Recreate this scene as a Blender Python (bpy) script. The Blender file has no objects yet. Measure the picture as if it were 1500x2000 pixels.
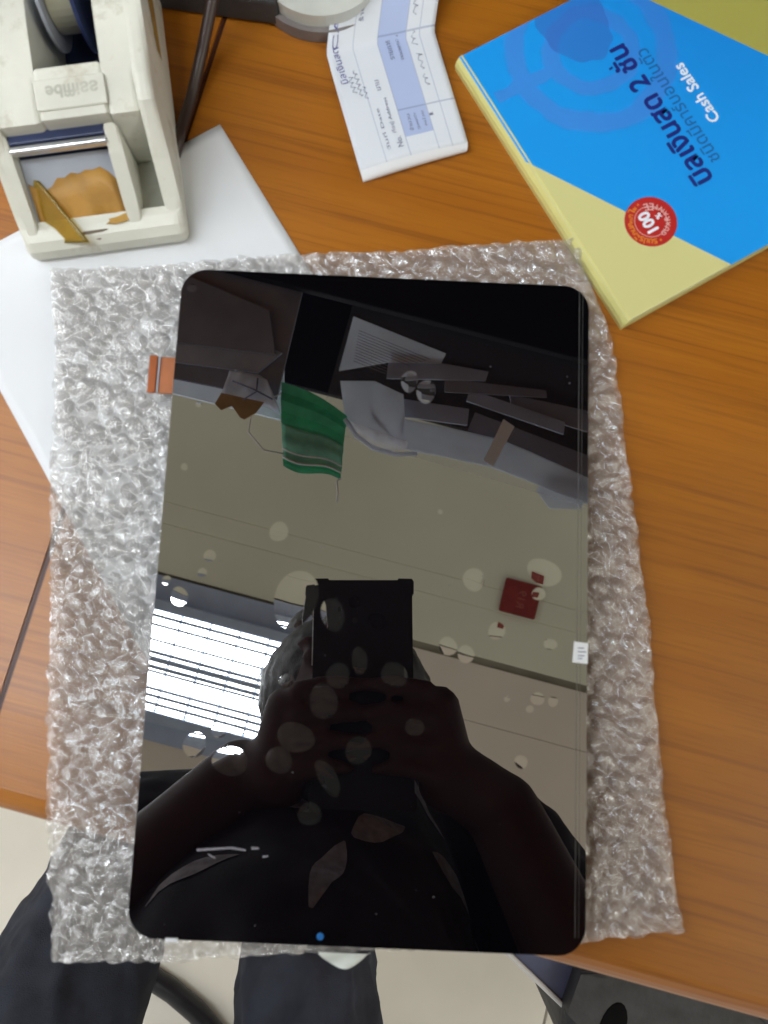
import bpy, bmesh, math, random
import numpy as np
from mathutils import Vector, Matrix, Euler, noise
from mathutils.bvhtree import BVHTree

random.seed(7)
rng = np.random.default_rng(11)
sc = bpy.context.scene
C = sc.collection

# ------------------------------------------------------------------ camera, world, light, exposure
CAM_LOC = Vector((0.0022, -0.0110, 0.2831))
CAM_ROT = Euler((0.1426, -0.0094, 0.0430), 'XYZ')
cd = bpy.data.cameras.new('camera')
cam = bpy.data.objects.new('camera', cd)
C.objects.link(cam)
cam.location = CAM_LOC
cam.rotation_euler = CAM_ROT
cd.sensor_fit = 'VERTICAL'
cd.sensor_height = 34.6
cd.lens = 26.0
cd.clip_start = 0.004
cd.clip_end = 50
cd.dof.use_dof = True
cd.dof.focus_distance = 0.55
cd.dof.aperture_fstop = 15.0
sc.camera = cam

world = bpy.data.worlds.new('World')
sc.world = world
world.use_nodes = True
wb = world.node_tree.nodes['Background']
wb.inputs[0].default_value = (1.0, 0.97, 0.92, 1)
wb.inputs[1].default_value = 0.80

LAMP = 36.0            # radiance of the ceiling lamp's diffuser
# daylight from a window to the left of the desk
wl = bpy.data.lights.new('window_light', 'AREA'); wl.shape = 'RECTANGLE'; wl.size = .9; wl.size_y = 1.1
wl.energy = 10.5; wl.color = (.93, .97, 1.0)
wlo = bpy.data.objects.new('window_light', wl); C.objects.link(wlo)
wlo.location = (-1.02, .38, .85)
wlo.rotation_euler = (Vector((-.02, .02, 0)) - Vector(wlo.location)).to_track_quat('-Z', 'Y').to_euler()

# warm fluorescent ceiling lamp to the right of the desk
fl = bpy.data.lights.new('tube_light', 'AREA'); fl.shape = 'RECTANGLE'; fl.size = .25; fl.size_y = 1.2
fl.energy = 13.0; fl.color = (1.0, .96, .80)
flo = bpy.data.objects.new('tube_light', fl); C.objects.link(flo)
flo.location = (2.0, -.85, 1.65)
flo.rotation_euler = (Vector((.10, -.05, 0)) - Vector(flo.location)).to_track_quat('-Z', 'Y').to_euler()

sc.view_settings.view_transform = 'Standard'
sc.view_settings.look = 'None'
sc.view_settings.exposure = 0.0
sc.view_settings.gamma = 1.0
sc.view_settings.use_curve_mapping = False
sc.cycles.use_denoising = True
sc.cycles.max_bounces = 10
sc.cycles.transparent_max_bounces = 24
sc.cycles.glossy_bounces = 5
sc.cycles.sample_clamp_indirect = 6.0
sc.cycles.caustics_reflective = False
sc.cycles.caustics_refractive = False

ZD = -0.012            # desk top; z = 0 is the face of the display
ZF = ZD - 0.74         # floor
ZC = 1.90              # ceiling
RA = math.radians(-12.3)
UX = Vector((math.cos(RA), math.sin(RA), 0)); VY = Vector((-math.sin(RA), math.cos(RA), 0))
def room(u, v, z):
    return UX * u + VY * v + Vector((0, 0, z))

# ------------------------------------------------------------------ materials
def new_mat(name):
    m = bpy.data.materials.new(name)
    m.use_nodes = True
    nt = m.node_tree
    return m, nt, nt.nodes, nt.links, nt.nodes['Principled BSDF']

def mat(name, col, rough=0.5, var=0.0, vscale=30, bump=0.0, bscale=200, spec=0.5, metal=0.0, ior=1.45, coat=0.0):
    m, nt, N, L, P = new_mat(name)
    P.inputs['Base Color'].default_value = (*col, 1)
    P.inputs['Roughness'].default_value = rough
    P.inputs['Metallic'].default_value = metal
    P.inputs['IOR'].default_value = ior
    P.inputs['Specular IOR Level'].default_value = spec
    P.inputs['Coat Weight'].default_value = coat
    tc = N.new('ShaderNodeTexCoord')
    if var > 0:
        n = N.new('ShaderNodeTexNoise'); n.inputs['Scale'].default_value = vscale; n.inputs['Detail'].default_value = 6
        L.new(tc.outputs['Object'], n.inputs['Vector'])
        r = N.new('ShaderNodeValToRGB')
        r.color_ramp.elements[0].position = 0.3; r.color_ramp.elements[1].position = 0.72
        r.color_ramp.elements[0].color = (*[max(0, c * (1 - var)) for c in col], 1)
        r.color_ramp.elements[1].color = (*[min(1, c * (1 + var * .6)) for c in col], 1)
        L.new(n.outputs['Fac'], r.inputs['Fac']); L.new(r.outputs['Color'], P.inputs['Base Color'])
    if bump > 0:
        n2 = N.new('ShaderNodeTexNoise'); n2.inputs['Scale'].default_value = bscale; n2.inputs['Detail'].default_value = 4
        L.new(tc.outputs['Object'], n2.inputs['Vector'])
        b = N.new('ShaderNodeBump'); b.inputs['Strength'].default_value = bump; b.inputs['Distance'].default_value = 0.001
        L.new(n2.outputs['Fac'], b.inputs['Height']); L.new(b.outputs['Normal'], P.inputs['Normal'])
    return m

def math_node(N, L, op, a, b=None, c=None):
    n = N.new('ShaderNodeMath'); n.operation = op
    for i, v in enumerate((a, b, c)):
        if v is None: continue
        if isinstance(v, (int, float)): n.inputs[i].default_value = v
        else: L.new(v, n.inputs[i])
    return n.outputs[0]

def mix_col(N, L, fac, a, b):
    n = N.new('ShaderNodeMix'); n.data_type = 'RGBA'
    if isinstance(fac, (int, float)): n.inputs[0].default_value = fac
    else: L.new(fac, n.inputs[0])
    for i, v in ((6, a), (7, b)):
        if isinstance(v, tuple): n.inputs[i].default_value = (*v, 1)
        else: L.new(v, n.inputs[i])
    return n.outputs[2]

def wood(name):
    m, nt, N, L, P = new_mat(name)
    tc = N.new('ShaderNodeTexCoord')
    def streak(scale, sx, sy, detail, dist=0.0):
        mp = N.new('ShaderNodeMapping')
        mp.inputs['Scale'].default_value = (sx, sy, 1)
        L.new(tc.outputs['Object'], mp.inputs['Vector'])
        n = N.new('ShaderNodeTexNoise'); n.inputs['Scale'].default_value = scale
        n.inputs['Detail'].default_value = detail; n.inputs['Distortion'].default_value = dist
        L.new(mp.outputs['Vector'], n.inputs['Vector'])
        return n.outputs['Fac']
    a = streak(4.0, .7, 20, 4, 0.3)       # broad bands
    b = streak(9.0, .8, 42, 4, 0.5)      # grain lines
    c = streak(40.0, 1.1, 36, 3)       # pores
    r1 = N.new('ShaderNodeValToRGB'); e = r1.color_ramp.elements
    e[0].position = .28; e[0].color = (.345, .112, .006, 1); e[1].position = .75; e[1].color = (.415, .146, .010, 1)
    L.new(a, r1.inputs['Fac'])
    r2 = N.new('ShaderNodeValToRGB'); e = r2.color_ramp.elements
    e[0].position = .35; e[0].color = (1, 1, 1, 1); e[1].position = .46; e[1].color = (0, 0, 0, 1)
    L.new(b, r2.inputs['Fac'])
    r3 = N.new('ShaderNodeValToRGB'); e = r3.color_ramp.elements
    e[0].position = .34; e[0].color = (1, 1, 1, 1); e[1].position = .5; e[1].color = (0, 0, 0, 1)
    L.new(c, r3.inputs['Fac'])
    f2 = math_node(N, L, 'MULTIPLY', r2.outputs['Color'], .40)
    f3 = math_node(N, L, 'MULTIPLY', r3.outputs['Color'], .22)
    col = mix_col(N, L, f2, r1.outputs['Color'], (.155, .046, .007))
    col = mix_col(N, L, f3, col, (.16, .052, .010))
    L.new(col, P.inputs['Base Color'])
    P.inputs['Roughness'].default_value = .36; P.inputs['Specular IOR Level'].default_value = .55
    n = N.new('ShaderNodeTexNoise'); n.inputs['Scale'].default_value = 25; L.new(tc.outputs['Object'], n.inputs['Vector'])
    rr = math_node(N, L, 'MULTIPLY_ADD', n.outputs['Fac'], .16, .30); L.new(rr, P.inputs['Roughness'])
    bp = N.new('ShaderNodeBump'); bp.inputs['Strength'].default_value = .12; bp.inputs['Distance'].default_value = .0004
    L.new(c, bp.inputs['Height']); L.new(bp.outputs['Normal'], P.inputs['Normal'])
    return m

M = {}
M['wood'] = wood('desk_wood')
M['edge_dark'] = mat('edge_band', (.075, .022, .010), .4, .3, 60)
M['paper'] = mat('white_paper', (.78, .80, .84), .75, .05, 14, .15, 60)
M['cream'] = mat('cream_plastic', (.74, .74, .66), .38, .14, 28, .10, 160)
def stain(m, col, scale, lo, hi, amt):
    nt = m.node_tree; N = nt.nodes; L = nt.links; P = N['Principled BSDF']
    src = P.inputs['Base Color'].links[0].from_socket
    tc = N.new('ShaderNodeTexCoord'); n = N.new('ShaderNodeTexNoise'); n.inputs['Scale'].default_value = scale; n.inputs['Detail'].default_value = 7; n.inputs['Roughness'].default_value = .7
    L.new(tc.outputs['Object'], n.inputs['Vector'])
    mr = N.new('ShaderNodeMapRange'); L.new(n.outputs['Fac'], mr.inputs[0]); mr.inputs[1].default_value = lo; mr.inputs[2].default_value = hi; mr.inputs[3].default_value = 0; mr.inputs[4].default_value = amt
    L.new(mix_col(N, L, mr.outputs[0], src, col), P.inputs['Base Color'])
stain(M['cream'], (.36, .30, .20), 55, .55, .72, .65)
stain(M['tile'] if 'tile' in M else M['cream'], (.30, .26, .20), 320, .70, .76, .5)
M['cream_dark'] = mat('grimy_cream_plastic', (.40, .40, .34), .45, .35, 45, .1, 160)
M['cream_emboss'] = mat('worn_cream_plastic', (.50, .50, .43), .45, .3, 60)
M['navy'] = mat('navy_plastic', (.03, .045, .12), .4, .3, 30)
M['violet'] = mat('violet_tape', (.05, .04, .35), .3, .3, 60)
M['greyblue'] = mat('grey_plastic', (.40, .43, .50), .45, .12, 40)
M['steel'] = mat('steel', (.78, .80, .82), .28, .1, 60, metal=1.0)
M['chrome'] = mat('glossy_film_rim', (.92, .94, 1.0), .12, .05, 60, metal=1.0)
M['black'] = mat('black_plastic', (.012, .012, .014), .35, .3, 60)
M['phone'] = mat('phone_case', (.010, .011, .016), .42, .2, 90)
M['darkgrey'] = mat('dark_grey_plastic', (.045, .047, .052), .55, .35, 70, .3, 300)
M['skin'] = mat('skin', (.045, .019, .018), .7, .15, 60)  # tone darkened so the colour carries the backlit silhouette's shade
M['hair'] = mat('hair', (.010, .009, .009), .5, .4, 200, .6, 500)
M['shirt'] = mat('black_cotton', (.010, .009, .013), .9, .4, 30, .3, 900)
M['denim'] = mat('dark_denim', (.028, .033, .049), .85, .5, 35, .5, 1200)
M['leaf'] = mat('grey_leaf_print', (.22, .21, .24), .85, .4, 120)
M['film_glint'] = mat('film_edge', (.10, .10, .10), .12, .2, 50, ior=2.2)
M['copper'] = mat('flex_copper', (.42, .135, .045), .38, .15, 120)
M['copper_dark'] = mat('flex_contacts', (.36, .085, .012), .35, .15, 120)
M['red'] = mat('red_sign_paint', (.25, .024, .016), .5, .25, 40)
M['green'] = mat('green_mask_cloth', (.13, .58, .37), .8, .2, 60, .3, 700)
M['green_lt'] = mat('pale_green_mask_cloth', (.34, .72, .58), .8, .2, 60, .3, 700)
M['cool_lit_paper'] = mat('cool_lit_paper', (.80, .86, .93), .7, .15, 12, .2, 30)  # pale bluish base carries the cool light on the front sheets
M['cool_tinted_folder'] = mat('cool_tinted_folder', (.40, .45, .55), .7, .25, 14, .1, 60)  # blue in the base stands for cool light on the undersides
M['taupe'] = mat('taupe_folder', (.19, .20, .25), .7, .25, 14, .1, 60)  # dark base carries the shade on folders farther back
M['cardboard'] = mat('cardboard', (.34, .23, .09), .8, .25, 40)
M['shelf'] = mat('black_shelf', (.006, .006, .007), .85, .3, 20, spec=.12)
M['ceil'] = mat('beige_ceiling_board', (.79, .78, .60), .8, .05, 4)
M['ceil2'] = mat('tan_ceiling_board', (.76, .68, .55), .8, .05, 4)
M['ceil_gap'] = mat('ceiling_gap', (.30, .28, .21), .9, .2, 10)
M['shade_band'] = mat('shade_band_grey', (.40, .46, .58), .55, .1, 20)  # blue-grey imitates the dimmed ceiling and glare beside the lamp
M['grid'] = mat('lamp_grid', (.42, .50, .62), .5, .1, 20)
M['tile'] = mat('floor_tile', (.76, .73, .64), .32, .06, 10, .05, 60)
M['grout'] = mat('grout', (.30, .28, .24), .9, .2, 60)
M['print_blue'] = mat('print_blue', (.42, .52, .80), .75, .08, 60)
M['print_ink'] = mat('print_ink', (.17, .19, .30), .75, .2, 200)
M['print_purple'] = mat('print_purple', (.10, .10, .34), .75, .2, 200)
M['ink_navy'] = mat('cover_ink_navy', (.012, .018, .20), .5)
M['ink_teal'] = mat('cover_ink_teal', (.018, .13, .42), .5)
M['ink_white'] = mat('cover_ink_white', (.80, .86, .95), .5)
M['ink_orange'] = mat('sticker_ink_orange', (.75, .26, .03), .5)
M['ink_pink'] = mat('sticker_ink_pink', (.75, .42, .40), .5)
M['sticker_red'] = mat('sticker_red', (.50, .025, .022), .4, .1, 200)
M['yellow'] = mat('yellow_card', (.68, .64, .26), .6, .06, 30)
M['yellow2'] = mat('yellow_binding_tape', (.70, .66, .25), .5, .06, 60)
M['pages'] = mat('page_block', (.62, .60, .55), .8, .25, 300)
M['blue_bin'] = mat('blue_grey_plastic', (.10, .12, .22), .5, .25, 40)
M['white_rim'] = mat('white_rim', (.75, .76, .78), .5, .05, 40)
M['blue_dot'] = mat('camera_hole_film', (.03, .16, .45), .2)
M['mark'] = mat('dust_smear', (.22, .21, .24), .7, .3, 800)
M['tape_brown'] = mat('brown_packing_tape', (.46, .24, .05), .55, .35, 70, .3, 160)
M['glue'] = mat('old_glue', (.42, .24, .05), .6, .4, 90)
M['dirt'] = mat('dirt', (.22, .17, .12), .7, .4, 120)
M['cable'] = mat('brown_cable', (.040, .022, .018), .35, .2, 100)

def glassmix(name, tint, white, rough, tfac, ior=1.5, cap=1.0, crinkle=None):
    """thin clear plastic film: mostly see-through, a little milky, with a sharp gloss"""
    m, nt, N, L, P = new_mat(name)
    N.remove(P)
    out = N['Material Output']
    tr = N.new('ShaderNodeBsdfTransparent'); tr.inputs[0].default_value = (*tint, 1)
    df = N.new('ShaderNodeBsdfDiffuse'); df.inputs[0].default_value = (*white, 1)
    tl = N.new('ShaderNodeBsdfTranslucent'); tl.inputs[0].default_value = (*white, 1)
    md = N.new('ShaderNodeMixShader'); md.inputs[0].default_value = .4
    L.new(df.outputs[0], md.inputs[1]); L.new(tl.outputs[0], md.inputs[2])
    m1 = N.new('ShaderNodeMixShader'); m1.inputs[0].default_value = tfac
    L.new(tr.outputs[0], m1.inputs[1]); L.new(md.outputs[0], m1.inputs[2])
    gl = N.new('ShaderNodeBsdfGlossy'); gl.inputs['Roughness'].default_value = rough
    fr = N.new('ShaderNodeFresnel'); fr.inputs[0].default_value = ior
    m2 = N.new('ShaderNodeMixShader')
    L.new(math_node(N, L, 'MINIMUM', fr.outputs[0], cap), m2.inputs[0]); L.new(m1.outputs[0], m2.inputs[1]); L.new(gl.outputs[0], m2.inputs[2])
    if crinkle:
        tc = N.new('ShaderNodeTexCoord'); mp = N.new('ShaderNodeMapping'); mp.inputs['Scale'].default_value = (1.3, .75, 1)
        L.new(tc.outputs['Object'], mp.inputs['Vector'])
        nz = N.new('ShaderNodeTexNoise'); nz.inputs['Scale'].default_value = crinkle[1]; nz.inputs['Detail'].default_value = 2; nz.inputs['Distortion'].default_value = .8
        L.new(mp.outputs['Vector'], nz.inputs['Vector'])
        rg = math_node(N, L, 'ABSOLUTE', math_node(N, L, 'SUBTRACT', nz.outputs['Fac'], .5))
        bp = N.new('ShaderNodeBump'); bp.inputs['Strength'].default_value = crinkle[0]; bp.inputs['Distance'].default_value = .0024
        L.new(rg, bp.inputs['Height'])
        L.new(bp.outputs['Normal'], gl.inputs['Normal']); L.new(bp.outputs['Normal'], df.inputs['Normal'])
    L.new(m2.outputs[0], out.inputs['Surface'])
    return m
M['wrap'] = glassmix('bubble_wrap_film', (.995, .99, .985), (.985, .965, .95), .12, .25, 2.3, .40, (.60, 400))
M['bag'] = glassmix('clear_bag', (.97, .98, 1), (.9, .93, 1), .1, .6, 1.5)
M['tray_clear'] = glassmix('clear_tray', (.99, .99, 1.0), (.5, .55, .6), .1, .02, 1.3, .03)
M['yellow_tape'] = glassmix('amber_tape', (.98, .80, .22), (.72, .50, .05), .25, .32, 1.5)

def glassy(name, col, ior, rough):
    m, nt, N, L, P = new_mat(name)
    P.inputs['Base Color'].default_value = (*col, 1)
    P.inputs['Roughness'].default_value = rough
    P.inputs['IOR'].default_value = ior
    return m
M['glass'] = glassy('display_glass', (.0020, .0018, .0032), 3.5, .008)
M['glass_edge'] = glassy('display_edge', (.006, .006, .007), 1.5, .25)
M['bubble_film'] = glassy('film_bubble', (.016, .016, .016), 4.6, .012)
def emit(name, col, s):
    m, nt, N, L, P = new_mat(name)
    N.remove(P)
    e = N.new('ShaderNodeEmission'); e.inputs[0].default_value = (*col, 1); e.inputs[1].default_value = s
    L.new(e.outputs[0], N['Material Output'].inputs['Surface'])
    return m
M['lamp'] = emit('lamp_diffuser', (.90, .96, 1.0), LAMP)

def see_light(m, amt):
    # thin sheets let some of the ceiling light through
    nt = m.node_tree; N = nt.nodes; L = nt.links; P = N['Principled BSDF']
    tl = N.new('ShaderNodeBsdfTranslucent'); L.new(P.inputs['Base Color'].links[0].from_socket, tl.inputs[0])
    mx = N.new('ShaderNodeMixShader'); mx.inputs[0].default_value = amt
    L.new(P.outputs[0], mx.inputs[1]); L.new(tl.outputs[0], mx.inputs[2]); L.new(mx.outputs[0], N['Material Output'].inputs['Surface'])
M['thin_white'] = mat('thin_white_paper', (.80, .86, .95), .7, .08, 40, .3, 60)
for k_, a_ in (('cool_lit_paper', .5), ('green', .45), ('green_lt', .45), ('thin_white', .5), ('cool_tinted_folder', .25)): see_light(M[k_], a_)

# ------------------------------------------------------------------ mesh helpers
def link(name, me, m=None, parent=None, smooth=False):
    o = bpy.data.objects.new(name, me)
    if m is not None and len(me.materials) == 0:
        me.materials.append(M[m] if isinstance(m, str) else m)
    C.objects.link(o)
    if parent is not None: o.parent = parent
    if smooth:
        for p in me.polygons: p.use_smooth = True
    return o

def from_bm(name, bm, m=None, parent=None, smooth=False):
    bmesh.ops.recalc_face_normals(bm, faces=bm.faces[:])
    me = bpy.data.meshes.new(name); bm.to_mesh(me); bm.free()
    return link(name, me, m, parent, smooth)

def thing(name, label, cat, loc=(0, 0, 0), rotz=0.0, group=None):
    o = bpy.data.objects.new(name, None); o.empty_display_size = .02
    C.objects.link(o); o.location = loc; o.rotation_euler = (0, 0, rotz)
    return tag(o, label, cat, group)
def tag(o, label, cat, group=None):
    o['label'] = label; o['category'] = cat
    if group: o['group'] = group
    return o
def struct(o): o['kind'] = 'structure'; return o

def add_box(bm, x0, x1, y0, y1, z0, z1, bevel=0.0, seg=2):
    vs = [bm.verts.new((x, y, z)) for z in (z0, z1) for x, y in ((x0, y0), (x1, y0), (x1, y1), (x0, y1))]
    F = [(0, 3, 2, 1), (4, 5, 6, 7), (0, 1, 5, 4), (1, 2, 6, 5), (2, 3, 7, 6), (3, 0, 4, 7)]
    fs = [bm.faces.new([vs[i] for i in f]) for f in F]
    if bevel > 0:
        es = list({e for f in fs for e in f.edges})
        bmesh.ops.bevel(bm, geom=es, offset=bevel, segments=seg, profile=.5, affect='EDGES')
def box(name, x0, x1, y0, y1, z0, z1, m, parent=None, bevel=0.0, seg=2, smooth=False):
    bm = bmesh.new(); add_box(bm, x0, x1, y0, y1, z0, z1, bevel, seg)
    return from_bm(name, bm, m, parent, smooth)

def prism(name, poly, z0, z1, m, parent=None, bevel=0.0, seg=2, smooth=False):
    """vertical prism over a polygon in XY"""
    bm = bmesh.new()
    lo = [bm.verts.new((x, y, z0)) for x, y in poly]; hi = [bm.verts.new((x, y, z1)) for x, y in poly]
    n = len(poly)
    bm.faces.new(lo[::-1]); top = bm.faces.new(hi)
    for i in range(n): bm.faces.new((lo[i], lo[(i + 1) % n], hi[(i + 1) % n], hi[i]))
    if bevel > 0:
        bmesh.ops.bevel(bm, geom=list(top.edges), offset=bevel, segments=seg, profile=.5, affect='EDGES')
    return from_bm(name, bm, m, parent, smooth)

def profile_x(name, yz, x0, x1, m, parent=None, bevel=0.0):
    """side profile in YZ pushed along X"""
    bm = bmesh.new()
    a = [bm.verts.new((x0, y, z)) for y, z in yz]; b = [bm.verts.new((x1, y, z)) for y, z in yz]
    n = len(yz)
    fa = bm.faces.new(a); fb = bm.faces.new(b[::-1])
    for i in range(n): bm.faces.new((a[i], b[i], b[(i + 1) % n], a[(i + 1) % n]))
    if bevel > 0:
        bmesh.ops.bevel(bm, geom=list(fa.edges) + list(fb.edges), offset=bevel, segments=3, profile=.5, affect='EDGES')
    return from_bm(name, bm, m, parent, smooth=False)

def add_tube(bm, pts, radii, seg=12, cap=True):
    pts = [Vector(p) for p in pts]
    if isinstance(radii, (int, float)): radii = [radii] * len(pts)
    rings = []
    up = Vector((0, 0, 1))
    for i, p in enumerate(pts):
        t = (pts[min(i + 1, len(pts) - 1)] - pts[max(i - 1, 0)]).normalized()
        a = t.cross(up)
        if a.length < .05: a = t.cross(Vector((1, 0, 0)))
        a.normalize(); b = a.cross(t).normalized()
        rings.append([bm.verts.new(p + (a * math.cos(2 * math.pi * k / seg) + b * math.sin(2 * math.pi * k / seg)) * radii[i]) for k in range(seg)])
    for i in range(len(rings) - 1):
        for k in range(seg):
            bm.faces.new((rings[i][k], rings[i][(k + 1) % seg], rings[i + 1][(k + 1) % seg], rings[i + 1][k]))
    if cap:
        bm.faces.new(rings[0][::-1]); bm.faces.new(rings[-1])
def tube(name, pts, r, m, parent=None, seg=12):
    bm = bmesh.new(); add_tube(bm, pts, r, seg)
    return from_bm(name, bm, m, parent, True)
def add_ball(bm, c, r, seg=16, rot=None):
    if isinstance(r, (int, float)): r = (r, r, r)
    mt = Matrix.Translation(Vector(c))
    if rot is not None: mt = mt @ rot.to_matrix().to_4x4()
    bmesh.ops.create_uvsphere(bm, u_segments=seg, v_segments=seg // 2 + 2, radius=1, matrix=mt @ Matrix.Diagonal((*r, 1)))
def cyl(name, c, r, h, m, parent=None, seg=48, axis='Z', bevel=0.0, r2=None):
    bm = bmesh.new()
    mt = Matrix.Translation(Vector(c))
    if axis == 'X': mt = mt @ Matrix.Rotation(math.pi / 2, 4, 'Y')
    bmesh.ops.create_cone(bm, cap_ends=True, segments=seg, radius1=r, radius2=r if r2 is None else r2, depth=h, matrix=mt)
    if bevel:
        es = [e for e in bm.edges if len(e.link_faces) == 2 and any(len(f.verts) > 4 for f in e.link_faces)]
        bmesh.ops.bevel(bm, geom=es, offset=bevel, segments=2, profile=.5, affect='EDGES')
    return from_bm(name, bm, m, parent)
def ring(name, c, r0, r1, z0, z1, m, parent=None, seg=48):
    bm = bmesh.new(); L = []
    for k in range(seg):
        a = 2 * math.pi * k / seg; ca, sa = math.cos(a), math.sin(a)
        L.append([bm.verts.new((c[0] + r * ca, c[1] + r * sa, z)) for r, z in ((r0, z0), (r1, z0), (r1, z1), (r0, z1))])
    for k in range(seg):
        a, b = L[k], L[(k + 1) % seg]
        for j in range(4): bm.faces.new((a[j], b[j], b[(j + 1) % 4], a[(j + 1) % 4]))
    return from_bm(name, bm, m, parent)
def flat(name, poly, z, m, parent=None):
    bm = bmesh.new(); bm.faces.new([bm.verts.new((x, y, z)) for x, y in poly])
    return from_bm(name, bm, m, parent)
def round_poly(x0, x1, y0, y1, r, n=8):
    P = []
    for cx, cy, a0 in ((x1 - r, y1 - r, 0), (x0 + r, y1 - r, 90), (x0 + r, y0 + r, 180), (x1 - r, y0 + r, 270)):
        for i in range(n + 1):
            a = math.radians(a0 + 90 * i / n); P.append((cx + r * math.cos(a), cy + r * math.sin(a)))
    return P

def text_mesh(name, body, size, m, parent, origin, ang, z, bold=0.0, thick=.00004):
    """flat lettering as mesh; origin = left end of the baseline, ang = reading direction"""
    cu = bpy.data.curves.new(name, 'FONT'); cu.body = body; cu.size = size; cu.resolution_u = 3
    ob = bpy.data.objects.new(name, cu); C.objects.link(ob)
    dg = bpy.context.evaluated_depsgraph_get()
    me = bpy.data.meshes.new_from_object(ob.evaluated_get(dg))
    C.objects.unlink(ob); bpy.data.objects.remove(ob)
    bm = bmesh.new()
    offs = [(0, 0)] if bold == 0 else [(bold * math.cos(a), bold * math.sin(a)) for a in [math.radians(k * 60) for k in range(6)]]
    for i, (dx, dy) in enumerate(offs):
        b0 = len(bm.verts)
        bm.from_mesh(me); bm.verts.ensure_lookup_table()
        for v in bm.verts[b0:]: v.co += Vector((dx, dy, i * .000012))
    mt = Matrix.Translation(Vector((origin[0], origin[1], z))) @ Matrix.Rotation(ang, 4, 'Z')
    bm.transform(mt)
    me2 = bpy.data.meshes.new(name); bm.to_mesh(me2); bm.free()
    me2.materials.clear(); bpy.data.meshes.remove(me)
    return link(name, me2, m, parent)

# smooth value noise on a grid of points (numpy)
def vnoise(x, y, seed, freq):
    r = np.random.default_rng(seed); T = r.random((257, 257))
    xf, yf = x * freq + 100.3, y * freq + 97.7
    xi, yi = np.floor(xf).astype(int), np.floor(yf).astype(int)
    tx, ty = xf - xi, yf - yi
    tx = tx * tx * (3 - 2 * tx); ty = ty * ty * (3 - 2 * ty)
    a, b = T[xi % 256, yi % 256], T[(xi + 1) % 256, yi % 256]
    c, d = T[xi % 256, (yi + 1) % 256], T[(xi + 1) % 256, (yi + 1) % 256]
    return (a * (1 - tx) + b * tx) * (1 - ty) + (c * (1 - tx) + d * tx) * ty - .5

# ------------------------------------------------------------------ setting: floor, ceiling
floor = struct(link('floor', bpy.data.meshes.new('floor')))
bm = bmesh.new(); add_box(bm, -1.4, 1.4, -1.4, 1.0, -.03, -.0015); floor.data.materials.append(M['grout'])
bmesh.ops.recalc_face_normals(bm, faces=bm.faces[:]); bm.to_mesh(floor.data); bm.free()
floor.location = (0, 0, ZF); floor.rotation_euler = (0, 0, RA)
bm = bmesh.new(); add_box(bm, -.1485, .1485, -.1485, .1485, -.008, 0, .0012, 2)
tile_me = bpy.data.meshes.new('tile'); bm.to_mesh(tile_me); bm.free(); tile_me.materials.append(M['tile'])
for i in range(-4, 5):
    for j in range(-4, 3):
        t = bpy.data.objects.new('tile', tile_me); C.objects.link(t); t.parent = floor
        t.location = (.332 - .15 + i * .30, -.11 + j * .30 - .02, random.uniform(-.0003, .0003))

ceiling = struct(link('ceiling', bpy.data.meshes.new('ceiling')))
bm = bmesh.new(); add_box(bm, -1.6, 1.6, -1.5, 1.5, .012, .05); ceiling.data.materials.append(M['ceil_gap'])
bmesh.ops.recalc_face_normals(bm, faces=bm.faces[:]); bm.to_mesh(ceiling.data); bm.free()
ceiling.location = (0, 0, ZC); ceiling.rotation_euler = (0, 0, RA)
for v0, v1, dz, mm in ((-1.5, -.2058, 0, 'ceil2'), (-.205, -.050, .001, 'ceil2'), (-.030, .1050, 0, 'ceil'), (.1052, .1660, -.0012, 'ceil'),
                       (.1662, .640, 0, 'ceil'), (.6408, 1.5, 0, 'ceil')):
    box('ceiling_board', -1.59, 1.59, v0, v1, dz, .0125, mm, ceiling, .0012, 1)

# ceiling lamp behind a wire grid
lamp = thing('ceiling_light', 'bright ceiling light behind a wire grid, mirrored at the left of the display', 'light', room(-.62, -.262, ZC), RA)
box('shade_band', -.60, .52, -.215, .225, -.012, -.003, 'shade_band', lamp, .002)  # plate painted as the dark, hazy bands of ceiling around the lamp
box('diffuser', -.58, .49, -.128, .128, -.022, -.0135, 'lamp', lamp)
for s in (-1, 1): box('side_rail', -.60, .52, s * .146 - .014, s * .146 + .014, -.05, -.0125, 'grid', lamp, .002)
for v, r in ((.116, .005), (.092, .0042), (.052, .0038), (.020, .0055), (.002, .008), (-.018, .006), (-.030, .004), (-.074, .0048), (-.092, .005), (-.112, .0048)):
    tube('grid_bar', [(-.598, v, -.045), (.518, v, -.045)], r * 1.0, 'grid', lamp, 8)
for k in range(13):
    u = -.56 + k * .083
    tube('cross_wire', [(u, -.135, -.040), (u, .135, -.040)], .0032, 'grid', lamp, 6)

sign = thing('ceiling_sign', 'small red square sign on the beige ceiling, mirrored at the right of the display', 'sign', room(.378, .157, ZC - .006), RA)
prism('plate', round_poly(-.052, .052, -.048, .048, .006), -.006, -.001, 'red', sign)
def under_text(body, size, org, ang, parent, m, z):
    o = text_mesh('lettering', body, size, m, parent, org, ang, 0)
    for v in o.data.vertices: v.co = Vector((v.co.x, v.co.y, z))
    return o
# faint writing, readable from below
o = text_mesh('lettering', 'R19', .032, 'ink_pink', sign, (0, 0), 0, 0)
for v in o.data.vertices:
    x, y = v.co.x, v.co.y
    v.co = Vector((y * 1 - .008, x - .028, -.0065))
o.data.materials.clear(); o.data.materials.append(mat('faint_sign_ink', (.36, .10, .07), .6))

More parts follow.
